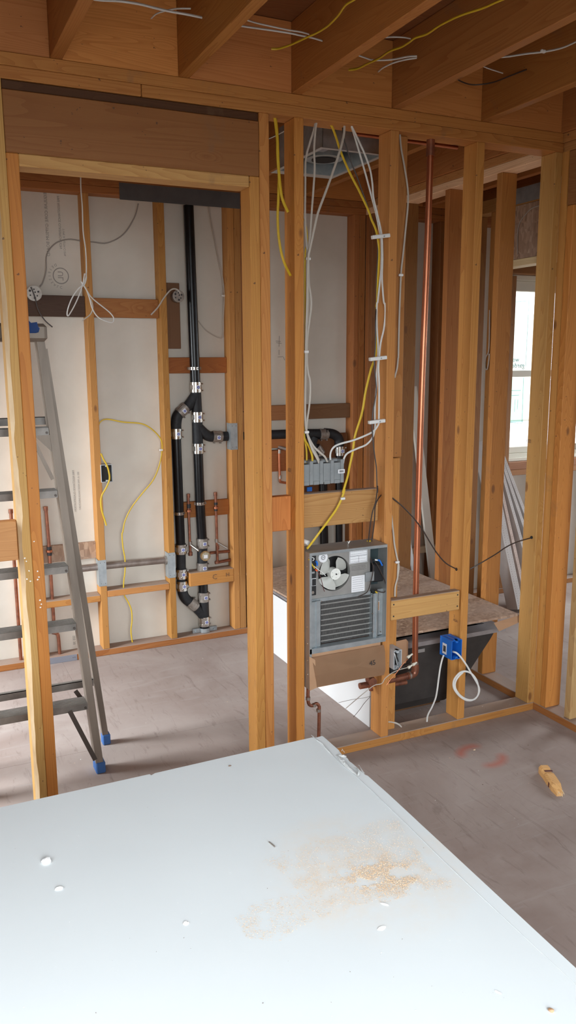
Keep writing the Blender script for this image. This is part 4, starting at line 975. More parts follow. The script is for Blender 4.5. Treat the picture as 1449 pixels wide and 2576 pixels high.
# side brackets
def bracket(x0, x1, z0, z1, y0=YPn-.022, nm='bracket'):
    bm = bmesh.new(); mid = (x0+x1)/2
    box_bm(bm, (x0, y0, z0), (mid, y0+.0015, z1)); box_bm(bm, (mid-.0008, y0-.006, z0), (mid+.0008, y0+.0015, z1)); box_bm(bm, (mid, y0+.004, z0), (x1, y0+.0055, z1)); box_bm(bm, (x0, y0, z0), (x0+.0015, .03, z1)); box_bm(bm, (x1-.0015, y0+.004, z0), (x1, .03, z1))
    return link_bm(nm, bm, M['galv'], hv)
bracket(HX0+.012, cx0, cz0-.002, cz1+.006); rx = hp(1145, 1100).x; bracket(cx1, rx, cz0-.002, cz1+.004)
box('side_panel', (rx+.001, YPn-.008, cz0), (HX1-.002, YPn-.006, hp(1200, 780).z), M['galv'], hv)
sp_ = hp(1185, 1020, YPn-.01); box('warning_label', (sp_.x-.006, YPn-.0095, sp_.z-.022), (sp_.x+.004, YPn-.0085, sp_.z+.018), M['sticker'], hv); box('warning_label', (sp_.x-.0035, YPn-.0105, sp_.z-.020), (sp_.x+.0025, YPn-.0096, sp_.z+.016), M['card'], hv, label='orange warning strip')
for cx, cy in ((1100, 890), (1100, 1135), (1100, 1390), (1215, 1390), (230, 1610), (585, 1590), (1275, 1500), (240, 1690), (385, 965)):
    q = hp(cx, cy, YPn-.026); cyl('screw', q, q+Vector((0, .004, 0)), .0028, M['steel'], hv, 8)
# controls at left
lx0 = HX0+.006; q0, q1 = hp(208, 890, -.03), hp(312, 305, -.03)
box('control_panel', (q0.x, -.030, q0.z), (q1.x, -.006, q1.z), M['blackp'], hv, .002)
a, b = hp(242, 750, -.031), hp(308, 635, -.031); o = box('rocker_switch', (a.x, -.0325, a.z), (b.x, -.0305, b.z), M['sticker'], hv, .001); box('rocker', (a.x+.0018, -.035, a.z+.002), (b.x-.0018, -.0326, b.z-.002), M['blackp'], o, .001)
q = hp(252, 835, -.032); cyl('control_knob', q, q+Vector((0, -.006, 0)), .0065, M['dullsteel'], hv, 14)
a, b = hp(205, 355, -.031), hp(248, 310, -.031); box('bracket', (a.x, -.0325, a.z), (b.x, -.0305, b.z), M['galv'], hv)
a, b = hp(205, 580, -.031), hp(285, 545, -.031); box('bracket', (a.x, -.0325, a.z), (b.x, -.0305, b.z), M['galv'], hv)
# right electrical bay
a = hp(1065, 760, -.0); b = hp(1290, 190, -.0)
box('wiring_bay', (a.x, .03, a.z), (HX1-.002, .033, HZ1-.003), mat('teal_black_metal', (.035, .055, .06), .45, .3), hv)
a, b = hp(1100, 700, -.01), hp(1270, 420, -.01); box('capacitor', (a.x, -.014, a.z), (b.x, .02, b.z), M['blackp'], hv, .006)
a, b = hp(1000, 690, -.012), hp(1140, 540, -.012); o = box('motor_bracket', (a.x, -.013, a.z), (b.x, -.010, b.z), M['galv'], hv, .001)
# labels
def lab(c0, c1, nm='rating_label', m='sticker', dark=True, lines=5, label=None, y=YPn-.0012):
    a, b = hp(*c0, y), hp(*c1, y); x0, x1 = min(a.x, b.x), max(a.x, b.x); z0, z1 = min(a.z, b.z), max(a.z, b.z)
    o = box(nm, (x0, y, z0), (x1, y+.0008, z1), M[m], hv, label=label); bm = bmesh.new()
    if dark:
        for q in ((x0+.002, z1-.006, x1-.002, z1-.004), (x0+.002, z0+.002, x1-.002, z0+.003), (x0+.002, z0+.002, x0+.003, z1-.004), (x1-.003, z0+.002, x1-.002, z1-.004), (x0+.002, (z0+z1)/2+.002, x1-.002, (z0+z1)/2+.0032), ((x0+x1)/2, z0+.002, (x0+x1)/2+.0008, (z0+z1)/2)):
            box_bm(bm, (q[0], y-.0004, q[1]), (q[2], y, q[3]))
    for i in range(lines):
        z = z0+(z1-z0)*(i+.7)/(lines+.6); xx = x0+.005
        while xx < x1-.007:
            w_ = RR.uniform(.002, .006); box_bm(bm, (xx, y-.0004, z), (xx+w_, y, z+.0009)); xx += w_+.0018
    link_bm('print', bm, M['ink'], o); return o
lab((775, 440), (1030, 215)); lab((790, 548), (1022, 435), m='zinc', dark=False, lines=4); lab((803, 840), (990, 590), dark=False, lines=7)
q = hp(405, 348, YPn-.001); o = cyl('approval_sticker', q, q+Vector((0, -.0012, 0)), .0205, M['sticker'], hv, 24, label='round white sticker with certification mark')
bm = bmesh.new(); q2 = q+Vector((0, -.0018, 0)); ringtext(bm, q2, .0095, .0075, 20); text_bm(bm, 'SA', .010, TF(q2)); link_bm('print', bm, M['ink'], o)
# loose wires inside
def wire(pts, m, r=.0014, y=-.035): return tube('wire', [hp(c[0], c[1], c[2] if len(c) > 2 else y) for c in pts], r, M[m], hv, 6)
wire([(205, 370), (240, 430), (275, 480), (285, 500)], 'yellow', .0028); wire([(280, 470), (340, 520), (400, 560), (440, 605)], 'white'); wire([(285, 480), (340, 560), (380, 660), (410, 780), (425, 825)], 'redpaint')
wire([(205, 350), (260, 350), (280, 370), (260, 395)], 'white'); wire([(305, 400), (320, 420), (325, 460)], 'blue', .004); wire([(298, 515), (322, 535)], 'red', .0035)
wire([(1070, 350), (1090, 420), (1110, 480), (1100, 580), (1070, 700), (1040, 800), (1000, 850), (900, 895)], 'blackcab', .0022, -.03); wire([(1130, 400), (1170, 460), (1210, 540), (1260, 650), (1285, 740), (1270, 830), (1200, 830), (1130, 800)], 'blackcab', .0022, -.03)
wire([(1130, 380), (1165, 385)], 'white', .0035, -.032); wire([(1165, 385), (1200, 395), (1235, 460)], 'blue', .0035, -.032); wire([(1080, 420), (1100, 390), (1140, 380)], 'blackp', .0035, -.03)
wire([(1140, 825), (1165, 845)], 'yellow', .003, -.03)
q = P(876, 1368, 'z', HZ1); bm = bmesh.new()
for a in (.3, 1.6, 2.7): tube_bm(bm, [q, q+Vector((math.cos(a)*.008, .0, .012))], .0015, 5)
link_bm('wing_nut', bm, M['steel'], hv); q = P(929, 1362, 'z', HZ1); box('wire_clamp', (q.x-.008, q.y-.004, HZ1), (q.x+.008, q.y+.006, HZ1+.004), M['yellow'], hv)
# cardboard cover under it
cb = thing('cardboard_cover', 'brown cardboard flap with handwritten 45 covering the bottom of the wall unit', 'cardboard', (-.22, HY-.004, .40))
cb_pts = [P(784, 1655, 'y', HY-.003), P(965, 1622, 'y', HY-.003), P(969, 1640, 'y', HY-.012), P(970, 1684, 'y', HY-.014), P(966, 1698, 'y', HY-.008), P(798, 1728, 'y', HY-.012), P(794, 1700, 'y', HY-.018)]
bm = bmesh.new(); cc = sum(cb_pts, Vector())/len(cb_pts); cv = bm.verts.new(cc+Vector((0, -.006, 0))); vv = [bm.verts.new(p) for p in cb_pts]
for i in range(len(vv)): bm.faces.new((vv[i], vv[(i+1) % len(vv)], cv))
bmesh.ops.solidify(bm, geom=list(bm.faces), thickness=.003); link_bm('flap', bm, M['card'], cb)
sheet('side_flap', [P(778, 1652, 'y', HY-.002), P(793, 1660, 'y', HY-.010), P(797, 1730, 'y', HY-.012), P(779, 1738, 'y', HY-.002)], M['card'], '', parent=cb)
text('handwriting', '45', .030, TF(cc+Vector((.073, -.016, .005)), rot=.08), M['ink'], cb)
bm = bmesh.new(); box_bm(bm, (HX0+.002, HY+.01, HZ0+.002), (HX1-.02, HY+.013, HZ0+.152)); link_bm('back_layer', bm, M['card'], cb)

# ------------------------------------------------------------------ ganged switch boxes
gb = thing('switch_box', 'grey four-gang plastic switch box seen from behind beside the second stud', 'electrical box', (-.31, .03, 1.17))
g0, g1 = -.4045, -.2185
gz = [P(770, 1181, 'y', .02).z, P(770, 1212, 'y', .02).z]
zt, zb_ = 1.262, 1.170
for i in range(4):
    x0 = g0+(g1-g0)*i/4+.0008; x1 = g0+(g1-g0)*(i+1)/4-.0008
    bm = bmesh.new(); yb = .022+.003*(i % 2)
    box_bm(bm, (x0, yb, zb_+.004), (x1, .088, zt-.012), .0015)
    box_bm(bm, (x0+.030, yb-.005, zb_-.002), (x1, .07, zt), .0015)          # raised rib with cable entry
    box_bm(bm, (x0+.003, yb-.002, zb_-.004), (x0+.03, yb+.02, zb_+.012), .002)
    box_bm(bm, (x0+.002, .05, zt-.012), (x1, .088, zt), .001)
    gang = link_bm('gang', bm, M['greyp'], gb)
    box('slot_shade', (x0+.004, yb+.004, zt-.0125), (x0+.026, .048, zt-.011), M['dark'], gang)  # dark plate paints the shade of the cable slot
    cyl('knockout', (x1-.012, yb-.0062, (zt+zb_)/2), (x1-.012, yb-.005, (zt+zb_)/2), .004, M['greyp'], gang, 12)
def barcode(par, lo_hi, base='front', n=9):
    (x0, z0), (x1, z1), c = lo_hi
    bm = bmesh.new()
    def bx(a0, b0, a1, b1, d, mi):
        if base == 'front': box_bm(bm, (a0, c-d, b0), (a1, c, b1), mi=mi)
        else: box_bm(bm, (c-d, a0, b0), (c, a1, b1), mi=mi)
    bx(x0, z0, x1, z1, .0006, 0); w_ = (x1-x0)
    for i in range(n):
        a_ = x0+w_*(.18+.64*i/n); bx(a_, z0+(z1-z0)*.22, a_+w_*.64/n*(.35+.3*((i*7) % 3)/2), z0+(z1-z0)*.78, .0012, 1)
    return link_bm('barcode_label', bm, [M['sticker'], M['ink']], par)
a, b = P(850, 1191, 'y', .019), P(867, 1180, 'y', .019); barcode(gb, ((a.x, a.z), (b.x, b.z), .0185))

# blue box on the fourth stud
_a, _b = P(1137, 1613, 'y', -.04), P(1161, 1656, 'y', -.04)
bx0, bx1, bz0, bz1, by0, by1 = _a.x, _b.x, _b.z, _a.z, -.040, .046
t = open_box('blue_electrical_box', 'bright blue plastic electrical box nailed to the fourth stud', bx0, bx1, bz0, bz1, by0, by1, M['blue'], wall=.0022)
for x in (bx0+.012, bx0+.036): box('fixing_rib', (x, by0+.004, bz1), (x+.008, by1-.01, bz1+.003), M['blue'], t, .001)
a, b = P(1113, 1642, 'x', bx0), P(1124, 1621, 'x', bx0)
barcode(t, ((min(a.y, b.y), min(a.z, b.z)), (max(a.y, b.y), max(a.z, b.z)), bx0-.0002), 'side')
C6 = (960, 1560, 4.83)
cable('white_cable', CY(*C6, [(755, 425, -.01), (735, 480, -.01), (712, 580, -.012), (692, 720, -.012), (675, 850, -.012), (655, 950, -.005), (612, 1055, .005), (572, 1130, .015), (555, 1180, .022), (551, 1232, .028)], 0), 'white cable dropping from the blue box to the floor plate', 'brightjacket', .0043, .7)
cable('white_cable', CY(*C6, [(840, 372, .0), (875, 385, -.035), (915, 402, -.05), (970, 460), (1040, 560), (1085, 640), (1140, 730), (1180, 810), (1186, 870), (1155, 935), (1090, 975), (1010, 965), (930, 905), (880, 830), (872, 760), (895, 700), (950, 640), (1010, 622), (1075, 640), (1130, 690), (1165, 760), (1180, 850), (1165, 920), (1120, 965), (1040, 965), (960, 920), (905, 850), (890, 790), (905, 730), (940, 680), (990, 632)], -.06), 'white cable coiled in a loop in front of the fourth stud', 'brightjacket', .0043, .7)
# grey outlet box right of the third stud
ox0, ox1, oz0, oz1 = .0045, .0585, .352, .425
q0 = P(980, 1690, 'y', -.03); q1 = P(1011, 1634, 'y', -.03)
t = open_box('outlet_box', 'light grey outlet box on the right side of third stud with loose wires', .0015, q1.x, P(985, 1688, 'y', -.03).z+.003, q1.z, -.03, .045, M['lightgreyp'])
box('box_shade', (.0055, -.0, oz0-.03), (q1.x-.0035, .038, q1.z-.005), M['dark'], t)  # near-black block puts this box's inner shade into colour
def owire(pts, m, r=.0014): return tube('wire', pts, r, M[m], t, 7)
owire(CY(*C6, [(210, 590, 0), (190, 540, -.01), (165, 430, -.03), (150, 405, -.03), (135, 440, -.01), (128, 520, .0)], -.03), 'white', .0016)
owire(CY(*C6, [(240, 570, 0), (210, 510, -.01), (180, 430, -.03), (165, 410, -.01), (160, 460, .0)], -.03), 'blackcab', .0016)
owire([P(870, 1782, 'y', .10), P(910, 1748, 'y', -.03), P(940, 1725, 'y', -.05)]+CY(*C6, [(0, 770), (40, 710), (100, 660), (150, 630), (200, 608), (260, 590), (320, 575)], -.06), 'jacket', .0018)
owire(CY(*C6, [(60, 790), (110, 720), (180, 640), (240, 560), (290, 500), (320, 475)], -.062), 'copper')
owire(CY(*C6, [(120, 645), (180, 615), (250, 575), (330, 540), (390, 520)], -.058), 'blackcab', .0016)
for a, b in (((312, 455), (375, 410)), ((320, 580), (372, 545)), ((375, 545), (428, 512))):
    A_, B_ = CY(*C6, [a, b], -.064); bm = bmesh.new(); tube_bm(bm, [A_, A_+(B_-A_)*.45, A_+(B_-A_)*.5, B_], [.0068, .0062, .0042, .0036], 8); link_bm('wire_cap', bm, M['vinyl'], t, smooth=True)
cable('wire', CY(600, 1560, 2.264, [(750, 435, .0), (715, 475, .06), (690, 510, .1), (655, 552, .13)], 0), 'thin dark wire hanging down across the white tub apron', 'blackcab', .0011, 1)
cable('wire', CY(600, 1560, 2.264, [(750, 432, .0), (720, 442, .05), (650, 452, .1), (570, 470, .12)], 0), 'thin grey wire reaching left across the white tub apron', 'greyink', .0011, 1)
cable('white_cable', CY(600, 1560, 2.264, [(850, 578, .05), (875, 580, .05), (905, 590, .05), (925, 605, .05), (932, 622, .05)], 0), 'short white cable end curling on the floor plate by the third stud', 'jacket', .0042)
# flex stub left of stud2 top of unit
t = thing('white_connector', 'white plastic cable connector above the left top of the wall unit', 'connector', tuple(P(771, 1362, 'y', .02))); cyl('connector_body', P(765, 1362, 'y', .03), P(776, 1366, 'y', .015), .010, M['white'], t, 14)

# ------------------------------------------------------------------ cables in the front partition
C1 = (600, 260, 3.45); C2 = (600, 740, 3.45); Z3 = (640, 1160, 3.813)
YA = .045
cable('yellow_cable', [P(690, 262, 'y', YA)]+CY(*C1, [(310, 85), (325, 200), (338, 330), (340, 450), (352, 620), (370, 780), (395, 870), (432, 945, .04)], YA), 'yellow cable bending into the left face of second stud, upper one', 'yellow', .0058)
cable('yellow_cable', [P(692, 262, 'y', YA+.01)]+CY(*C1, [(318, 85), (335, 250), (344, 450), (350, 620), (347, 800), (340, 980), (348, 1150), (370, 1290), (400, 1390), (452, 1497, .03)], YA+.01), 'yellow cable bending into the left face of second stud, longer lower one', 'yellow', .0052)
cable('white_cable', [P(797, 275, 'y', YA)]+CY(*C1, [(672, 145), (655, 230), (620, 340), (592, 440), (580, 540), (580, 700), (578, 1000), (590, 1200), (603, 1340)], YA)+CY(*C2, [(605, -80), (608, 0), (602, 120), (594, 280), (588, 420), (590, 500), (586, 600), (580, 750), (572, 950), (572, 1100), (592, 1195), (620, 1290), (680, 1400), (720, 1505, .035)], YA), 'leftmost white cable down the second stud into the grey switch box', 'jacket', .0042, clips=[P(776, 651, 'y', YA-.008)])
cable('white_cable', [P(799, 275, 'y', YA-.008)]+CY(*C1, [(680, 145), (668, 230), (660, 330), (656, 420), (661, 560), (650, 750), (635, 950), (622, 1150), (607, 1335)], YA-.008)+CY(*C2, [(612, -100), (622, -20), (632, 50), (630, 120), (615, 240), (600, 360), (592, 480), (595, 600), (604, 680), (622, 760), (622, 880), (610, 1000), (595, 1110), (594, 1200), (645, 1310), (700, 1368), (750, 1412), (772, 1460, .04)], YA-.008), 'white cable bowed away from the second stud, ends in third gang', 'jacket', .0042, clips=[P(771, 885, 'y', YA-.014)])
cable('white_cable', [P(868, 290, 'y', YA-.016)]+CY(*C1, [(920, 180), (916, 260), (900, 340), (880, 410), (845, 520), (800, 650), (745, 800), (690, 950), (655, 1100), (625, 1240), (606, 1340)], YA-.016)+CY(*C2, [(600, -60), (596, 60), (590, 250), (585, 450), (583, 600), (580, 800), (578, 1000), (582, 1120), (596, 1210), (640, 1345), (690, 1440), (708, 1500, .04)], YA-.016), 'white cable slanting left from the top plate across to the second stud', 'jacket', .0048, clips=[P(772, 1087, 'y', YA-.022)])
cable('yellow_cable', CY(*C1, [(572, 1000), (592, 1120), (594, 1220), (578, 1330)], YA+.01)+CY(*C2, [(578, 60), (578, 300), (574, 600), (570, 900), (568, 1150), (572, 1240), (588, 1340), (592, 1420), (588, 1512, .045)], YA+.01), 'yellow cable hugging the second stud into the first gang', 'yellow', .0038)
cable('yellow_cable', CY(*C2, [(566, 1180), (575, 1262), (610, 1320), (636, 1390), (640, 1450), (618, 1520, .045)], YA+.002), 'short thick yellow cable curving into the grey switch box', 'yellow', .0048)
# right hand bundle on stud three
YR = .030
cable('white_cable', [P(880, 292, 'y', YR)]+CY(*C1, [(976, 188), (1000, 260), (1030, 360), (1065, 480), (1110, 640), (1150, 790), (1190, 940), (1222, 1090), (1238, 1170), (1242, 1300), (1238, 1450), (1222, 1600), (1208, 1725)], YR)+CY(*C2, [(1202, 80), (1200, 200), (1204, 330), (1212, 450), (1212, 560), (1200, 690), (1198, 800), (1186, 950), (1184, 1090), (1186, 1150), (1165, 1240), (1110, 1305), (1030, 1340), (950, 1378), (918, 1420), (908, 1470, .04)], YR), 'white cable on the left of the third stud ending in the fourth gang', 'brightjacket', .0040)
cable('white_cable', [P(881, 292, 'y', YR-.01)]+CY(*C1, [(980, 190), (1015, 265), (1050, 340), (1095, 440), (1138, 560), (1160, 680), (1172, 820), (1205, 960), (1236, 1100), (1246, 1180), (1250, 1350), (1246, 1500), (1252, 1620), (1262, 1725)], YR-.01)+CY(*C2, [(1272, 90), (1274, 180), (1262, 300), (1235, 420), (1222, 540), (1215, 640), (1220, 760), (1220, 950), (1218, 1090), (1212, 1135), (1170, 1190), (1090, 1232), (990, 1270), (880, 1300), (820, 1335), (796, 1400), (808, 1500, .04)], YR-.01), 'white cable bowed out on the third stud, looping left to the third gang', 'brightjacket', .0040)
cable('yellow_cable', [P(824, 282, 'y', YR+.015)]+CY(*C1, [(783, 150), (815, 210), (845, 290), (880, 400), (915, 490), (955, 580), (1000, 670), (1045, 755), (1105, 880), (1135, 950), (1155, 1010), (1190, 1090), (1208, 1170), (1222, 1280), (1218, 1400), (1210, 1550), (1202, 1725)], YR+.015)+CY(*C2, [(1196, 120), (1194, 350), (1192, 500), (1175, 580), (1150, 650), (1122, 760), (1100, 860), (1082, 980), (1058, 1080), (1025, 1180), (1005, 1260), (990, 1380), (965, 1490), (945, 1590, .03), (905, 1725, .02)], YR+.01)+CY(*Z3, [(865, 270, .02), (840, 350, .02), (790, 455, .02), (710, 570, .015), (620, 690, .01), (550, 785, .01), (505, 840, .0)], .02), 'long yellow cable from the top plate across the block down to the wall unit', 'yellow', .0048, clips=[P(863, 1254, 'y', .010)])
cable('dark_cable', [P(862, 290, 'y', YR+.022)]+CY(*C1, [(903, 180), (910, 280), (945, 410), (985, 530), (1030, 640), (1080, 780), (1130, 920), (1180, 1060), (1205, 1180), (1210, 1300), (1200, 1500), (1196, 1725)], YR+.022)+CY(*C2, [(1190, 200), (1188, 450), (1178, 580), (1186, 700), (1196, 830), (1184, 920), (1168, 1010), (1160, 1130), (1168, 1280), (1182, 1400), (1196, 1500), (1200, 1600), (1205, 1725)], YR-.02)+CY(*Z3, [(1182, 240, 0), (1165, 380, -.01), (1130, 500, -.015), (1108, 640, -.01), (1092, 775, .0)], 0), 'dark brown cable running down the third stud into the wall unit', 'blackcab', .0026, 1)
cable('dark_cable', CY(*Z3, [(1215, 325, .03), (1180, 375, .0), (1158, 440, -.005), (1152, 560, -.008), (1140, 670, -.006), (1124, 772, .0)], 0), 'short dark cable from a hole in the third stud into the wall unit', 'blackcab', .0026, 1)
def stacker(px, py, w=44, lb=''):
    a, b = P(px-w/2, py+2, 'y', -.008), P(px+w/2, py-3, 'y', -.008); t = thing('cable_stacker', lb, 'cable clip', tuple((a+b)/2))
    bm = bmesh.new(); d = b-a; ang = math.atan2(d.z, d.x); box_bm(bm, (0, -.007, -.007), (d.length, .010, .007), .002, mtx=Matrix.Translation(a) @ Matrix.Rotation(-ang, 4, 'Y')); link_bm('clip_body', bm, M['white'], t)
    cyl('staple', (a+b)/2+Vector((.01, -.0075, 0)), (a+b)/2+Vector((.01, -.0095, 0)), .003, M['galv'], t, 8)
stacker(958, 595, 44, 'uppermost white cable stacker clip on the third stud'); stacker(951, 902, 42, 'middle white cable stacker clip on the third stud'); stacker(948, 1061, 40, 'lowest white cable stacker clip on the third stud')
# cable on flat stud right of stud three
C7 = (940, 880, 2.847); Cc6 = (940, 300, 2.847); C8 = (940, 1360, 2.847)
cable('white_cable', CY(*Cc6, [(188, 100, .044), (196, 200, .042), (214, 300), (234, 420), (246, 520), (245, 620), (232, 760), (214, 940), (198, 1080), (192, 1200), (186, 1350), (180, 1550), (177, 1700)], .038)+CY(*C7, [(175, 60, .038), (168, 130, .038), (150, 200, .042)], 0), 'white cable bowing over the flat stud right of the third stud', 'jacket', .0040, clips=[P(1009, 692, 'y', .032)])
cable('white_cable', CY(*C7, [(124, 1160), (132, 1230), (142, 1320), (150, 1400), (168, 1490), (180, 1550), (172, 1620)], .036)+CY(*C8, [(176, 170), (172, 260), (155, 330), (152, 400)], .036), 'lower white cable beside the third stud running into the front block', 'jacket', .0040, clips=[P(1000, 1414, 'y', .030)])
cable('dark_cable', CY(*C7, [(108, 1040, .05), (140, 1066, .04), (210, 1125, .02), (290, 1210, .01), (350, 1290, .01), (410, 1390, .01), (460, 1465, .01), (520, 1530, .015), (598, 1573, .03)], 0), 'thin dark cable sagging from the third stud to the fourth stud', 'blackcab', .0028, 1)
cable('dark_cable', CY(*C7, [(690, 1570, .03), (730, 1548, .02), (800, 1508, .01), (880, 1460, .01), (950, 1412, .01), (1030, 1375, .015), (1130, 1346, .04)], 0), 'thin dark cable rising from the fourth stud to the end stud', 'blackcab', .0028, 1)
# vent grille rattail in far room
t = thing('hanging_cable', 'small white cable loop on the closet stud beyond the right partition', 'cable', tuple(P(1226, 905, 'x', X7)))
tube('loop', [P(*c, 'x', X7-.008) for c in ((1232, 780), (1231, 850), (1229, 885), (1222, 900), (1221, 925), (1226, 928), (1230, 905), (1231, 890))], .004, M['jacket'], t)
cable('white_cable', [P(*c, 'x', X7-.003) for c in ((1360, 516), (1338, 524), (1322, 540), (1308, 560), (1302, 590), (1302, 640))], 'white cable arching over the strand board header beyond the right partition', 'jacket', .0045)

# ------------------------------------------------------------------ cables among the ceiling joists
K1 = (0, 0, 2.0); K2 = (725, 0, 2.0014)
def ZC(spec, pts, z=2.68): return [P(spec[0]+a/spec[2], spec[1]+b/spec[2], 'z', z) for a, b in pts]
WH = 'brightjacket'
cable('white_cable', ZC(K1, [(380, -20), (500, 0), (600, 5), (700, 20), (780, 40), (860, 58), (940, 72), (1015, 88)]), 'long white cable between the first two ceiling joists at top left', WH, .0052)
cable('white_cable', ZC(K1, [(762, 92), (790, 68), (850, 50), (900, 43), (960, 43)], 2.70), 'short curved white cable crossing the long one by the second joist', WH, .0035)
cable('white_cable', ZC(K1, [(1215, 92), (1300, 118), (1449, 150)])+ZC(K2, [(60, 160), (104, 172)]), 'upper of two white cables left of the third ceiling joist', WH, .0036)
cable('white_cable', ZC(K1, [(1185, 127), (1300, 143), (1449, 165)], 2.675)+ZC(K2, [(60, 178), (120, 190), (170, 205)], 2.675), 'lower of two white cables left of the third ceiling joist', WH, .0042)
cable('yellow_cable', ZC(K2, [(380, -30), (330, 0), (290, 25), (250, 80), (200, 130), (150, 162), (100, 185), (40, 213), (0, 230), (-50, 245), (-85, 246)], 2.66), 'yellow cable crossing the third joist into the left blocking', 'yellow', .0052)
cable('yellow_cable', ZC(K2, [(1150, -30), (1060, 5), (980, 40), (860, 80), (760, 130), (700, 170), (640, 190), (610, 212), (570, 236), (510, 258), (460, 292), (400, 320), (350, 345), (305, 352)], 2.66), 'long yellow cable crossing the fourth joist to a hole in blocking', 'yellow', .0055)
cable('white_cable', ZC(K2, [(445, 192), (520, 186), (580, 188), (615, 194)]), 'short straight white cable behind the long yellow cable', WH, .0036)
cable('white_cable', ZC(K2, [(330, 270), (380, 288), (430, 302), (520, 300), (600, 285), (648, 282)]), 'white cable forking left beneath the long yellow cable', WH, .0042)
cable('white_cable', ZC(K2, [(455, 360), (480, 340), (530, 316), (590, 300), (648, 291)]), 'white cable curving down to the blocking beneath the yellow cable', WH, .0045)
cable('white_cable', ZC(K2, [(1010, 290), (1100, 285), (1200, 270), (1290, 260), (1380, 240), (1460, 205)]), 'white cable with a staple in the bay right of the fourth joist', WH, .0048, clips=ZC(K2, [(1284, 259)]))
cable('white_cable', ZC(K2, [(955, 322), (1010, 345), (1080, 368)], 2.70), 'short slanting white cable below the stapled cable at upper right', WH, .0036)
cable('white_cable', ZC(K2, [(1395, 432), (1460, 434)], 2.68), 'white cable stub at the right edge under the ceiling', WH, .0045)
cable('dark_cable', ZC(K2, [(835, 388), (870, 410), (920, 426), (980, 424), (1040, 412), (1110, 385), (1200, 350)], 2.70), 'thin brown cable sagging against the blocking right of the fourth joist', 'blackcab', .0026, 1)
cable('white_cable', [P(669, 352, 'z', 2.5835), P(700, 338, 'z', 2.583), P(760, 305, 'z', 2.583), P(800, 288, 'z', 2.5835)], 'white cable slanting behind the top of the second stud', WH, .0038)
# ------------------------------------------------------------------ bath fan housing
t = thing('bath_fan_housing', 'square galvanised exhaust fan housing hung between the bathroom ceiling joists', 'fan', (-.02, .54, 2.50))
fx0, fx1, fy0, fy1, fz = -.186, .128, .292, .785, 2.495
bm = bmesh.new(); w = .018
for lo, hi in (((fx0, fy0, fz), (fx1, fy0+w, fz+.002)), ((fx0, fy1-w*3, fz), (fx1, fy1, fz+.002)), ((fx0, fy0+w, fz), (fx0+w, fy1-w*3, fz+.002)), ((fx1-w, fy0+w, fz), (fx1, fy1-w*3, fz+.002))): box_bm(bm, lo, hi)
link_bm('flange', bm, mat('pale_flange', (.55, .56, .56), .45, .5), t)
bm = bmesh.new(); a, b, c, d = fx0+w, fx1-w, fy0+w, fy1-w*3
for lo, hi in (((a, c, fz+.002), (a+.0015, d, fz+.18)), ((b-.0015, c, fz+.002), (b, d, fz+.18)), ((a, c, fz+.002), (b, c+.0015, fz+.18)), ((a, d-.0015, fz+.002), (b, d, fz+.18)), ((a, c, fz+.18), (b, d, fz+.182))): box_bm(bm, lo, hi)
link_bm('housing', bm, M['galv'], t)
cyl('fan_scroll', (-.0, .62, fz+.04), (-.0, .62, fz+.175), .085, M['galv'], t, 24); cyl('inlet_shade', (-.0, .62, fz+.036), (-.0, .62, fz+.041), .055, M['dark'], t, 24)  # inlet is a dark disc painting the shade of its opening
box('wiring_cover', (a+.01, c+.04, fz+.03), (a+.09, c+.16, fz+.17), M['strap'], t, .004)

# ------------------------------------------------------------------ leaning boards beyond the right partition
def lean(name, top, bot, w, th, m, lb, wv=None, grp=None, edge=True):
    """board from bot to top (world), w wide along wv, th thick"""
    t = thing(name, lb, 'board', tuple(bot), grp); d = (top-bot); wv = (wv-d.normalized()*wv.dot(d.normalized())).normalized(); n = d.normalized().cross(wv).normalized()
    bm = bmesh.new(); vs = [[bm.verts.new(p+wv*w*a+n*th*b) for a, b in ((0, 0), (1, 0), (1, 1), (0, 1))] for p in (bot, top)]
    bm.faces.new(vs[0][::-1]); bm.faces.new(vs[1])
    for k in range(4): bm.faces.new((vs[0][k], vs[0][(k+1) % 4], vs[1][(k+1) % 4], vs[1][k]))
    link_bm('board', bm, m, t)
    if edge:
        bm = bmesh.new(); k = 70
        for i in range(k):
            u = (i+.2)/k; u2 = (i+.62)/k; q = bot+wv*(w+.0008)+n*th*.5
            bm.faces.new([bm.verts.new(p) for p in (q+d*u-n*th*.035, q+d*u2-n*th*.035, q+d*u2+n*th*.035, q+d*u+n*th*.035)])
        link_bm('perforated_edge', bm, M['debris'], t)
    return t
def lb_(px, py, zc=0.): return P(px, py, 'z', zc)
wv = Vector((0, -1, 0))
specs = [((1189, 1116), (1250, 1524)), ((1199, 1120), (1276, 1530)), ((1209, 1128), (1296, 1530)), ((1219, 1136), (1314, 1520)), ((1229, 1146), (1331, 1512)), ((1240, 1156), (1347, 1506))]
names = ('first', 'second', 'third', 'fourth', 'fifth', 'sixth')
for i, (tp, bt) in enumerate(specs):
    b = lb_(*bt); b.y = 1.30; b.z = .002; tp3 = P(*tp, 'y', 1.62)
    lean('leaning_trim_board', tp3, b, .11, (.030, .022, .022, .022, .022, .022)[i], M['door'] if i != 2 else M['gypedge'], names[i]+' from the left of the pale perforated trim boards leaning beyond the right partition', wv, 'trim boards leaning below the window')
b = P(1350, 1440, 'z', 0); b = P(1330, 1400, 'y', 1.35); b.z = .45
lean('leaning_board', P(1262, 1190, 'y', 1.58), Vector((b.x+.12, 1.30, .001)), .03, .05, M['white'], 'bright white board leaning at the right of the trim boards under the window', Vector((-.2, -1, 0)), edge=False)
q = P(1094, 1480, 'y', 1.50); q.z = .001
lean('leaning_board', P(1030, 975, 'y', 1.55), q, .055, .02, M['sheath'], 'grey board leaning in the closet behind the copper pipe', Vector((1, 0, 0)), edge=False)
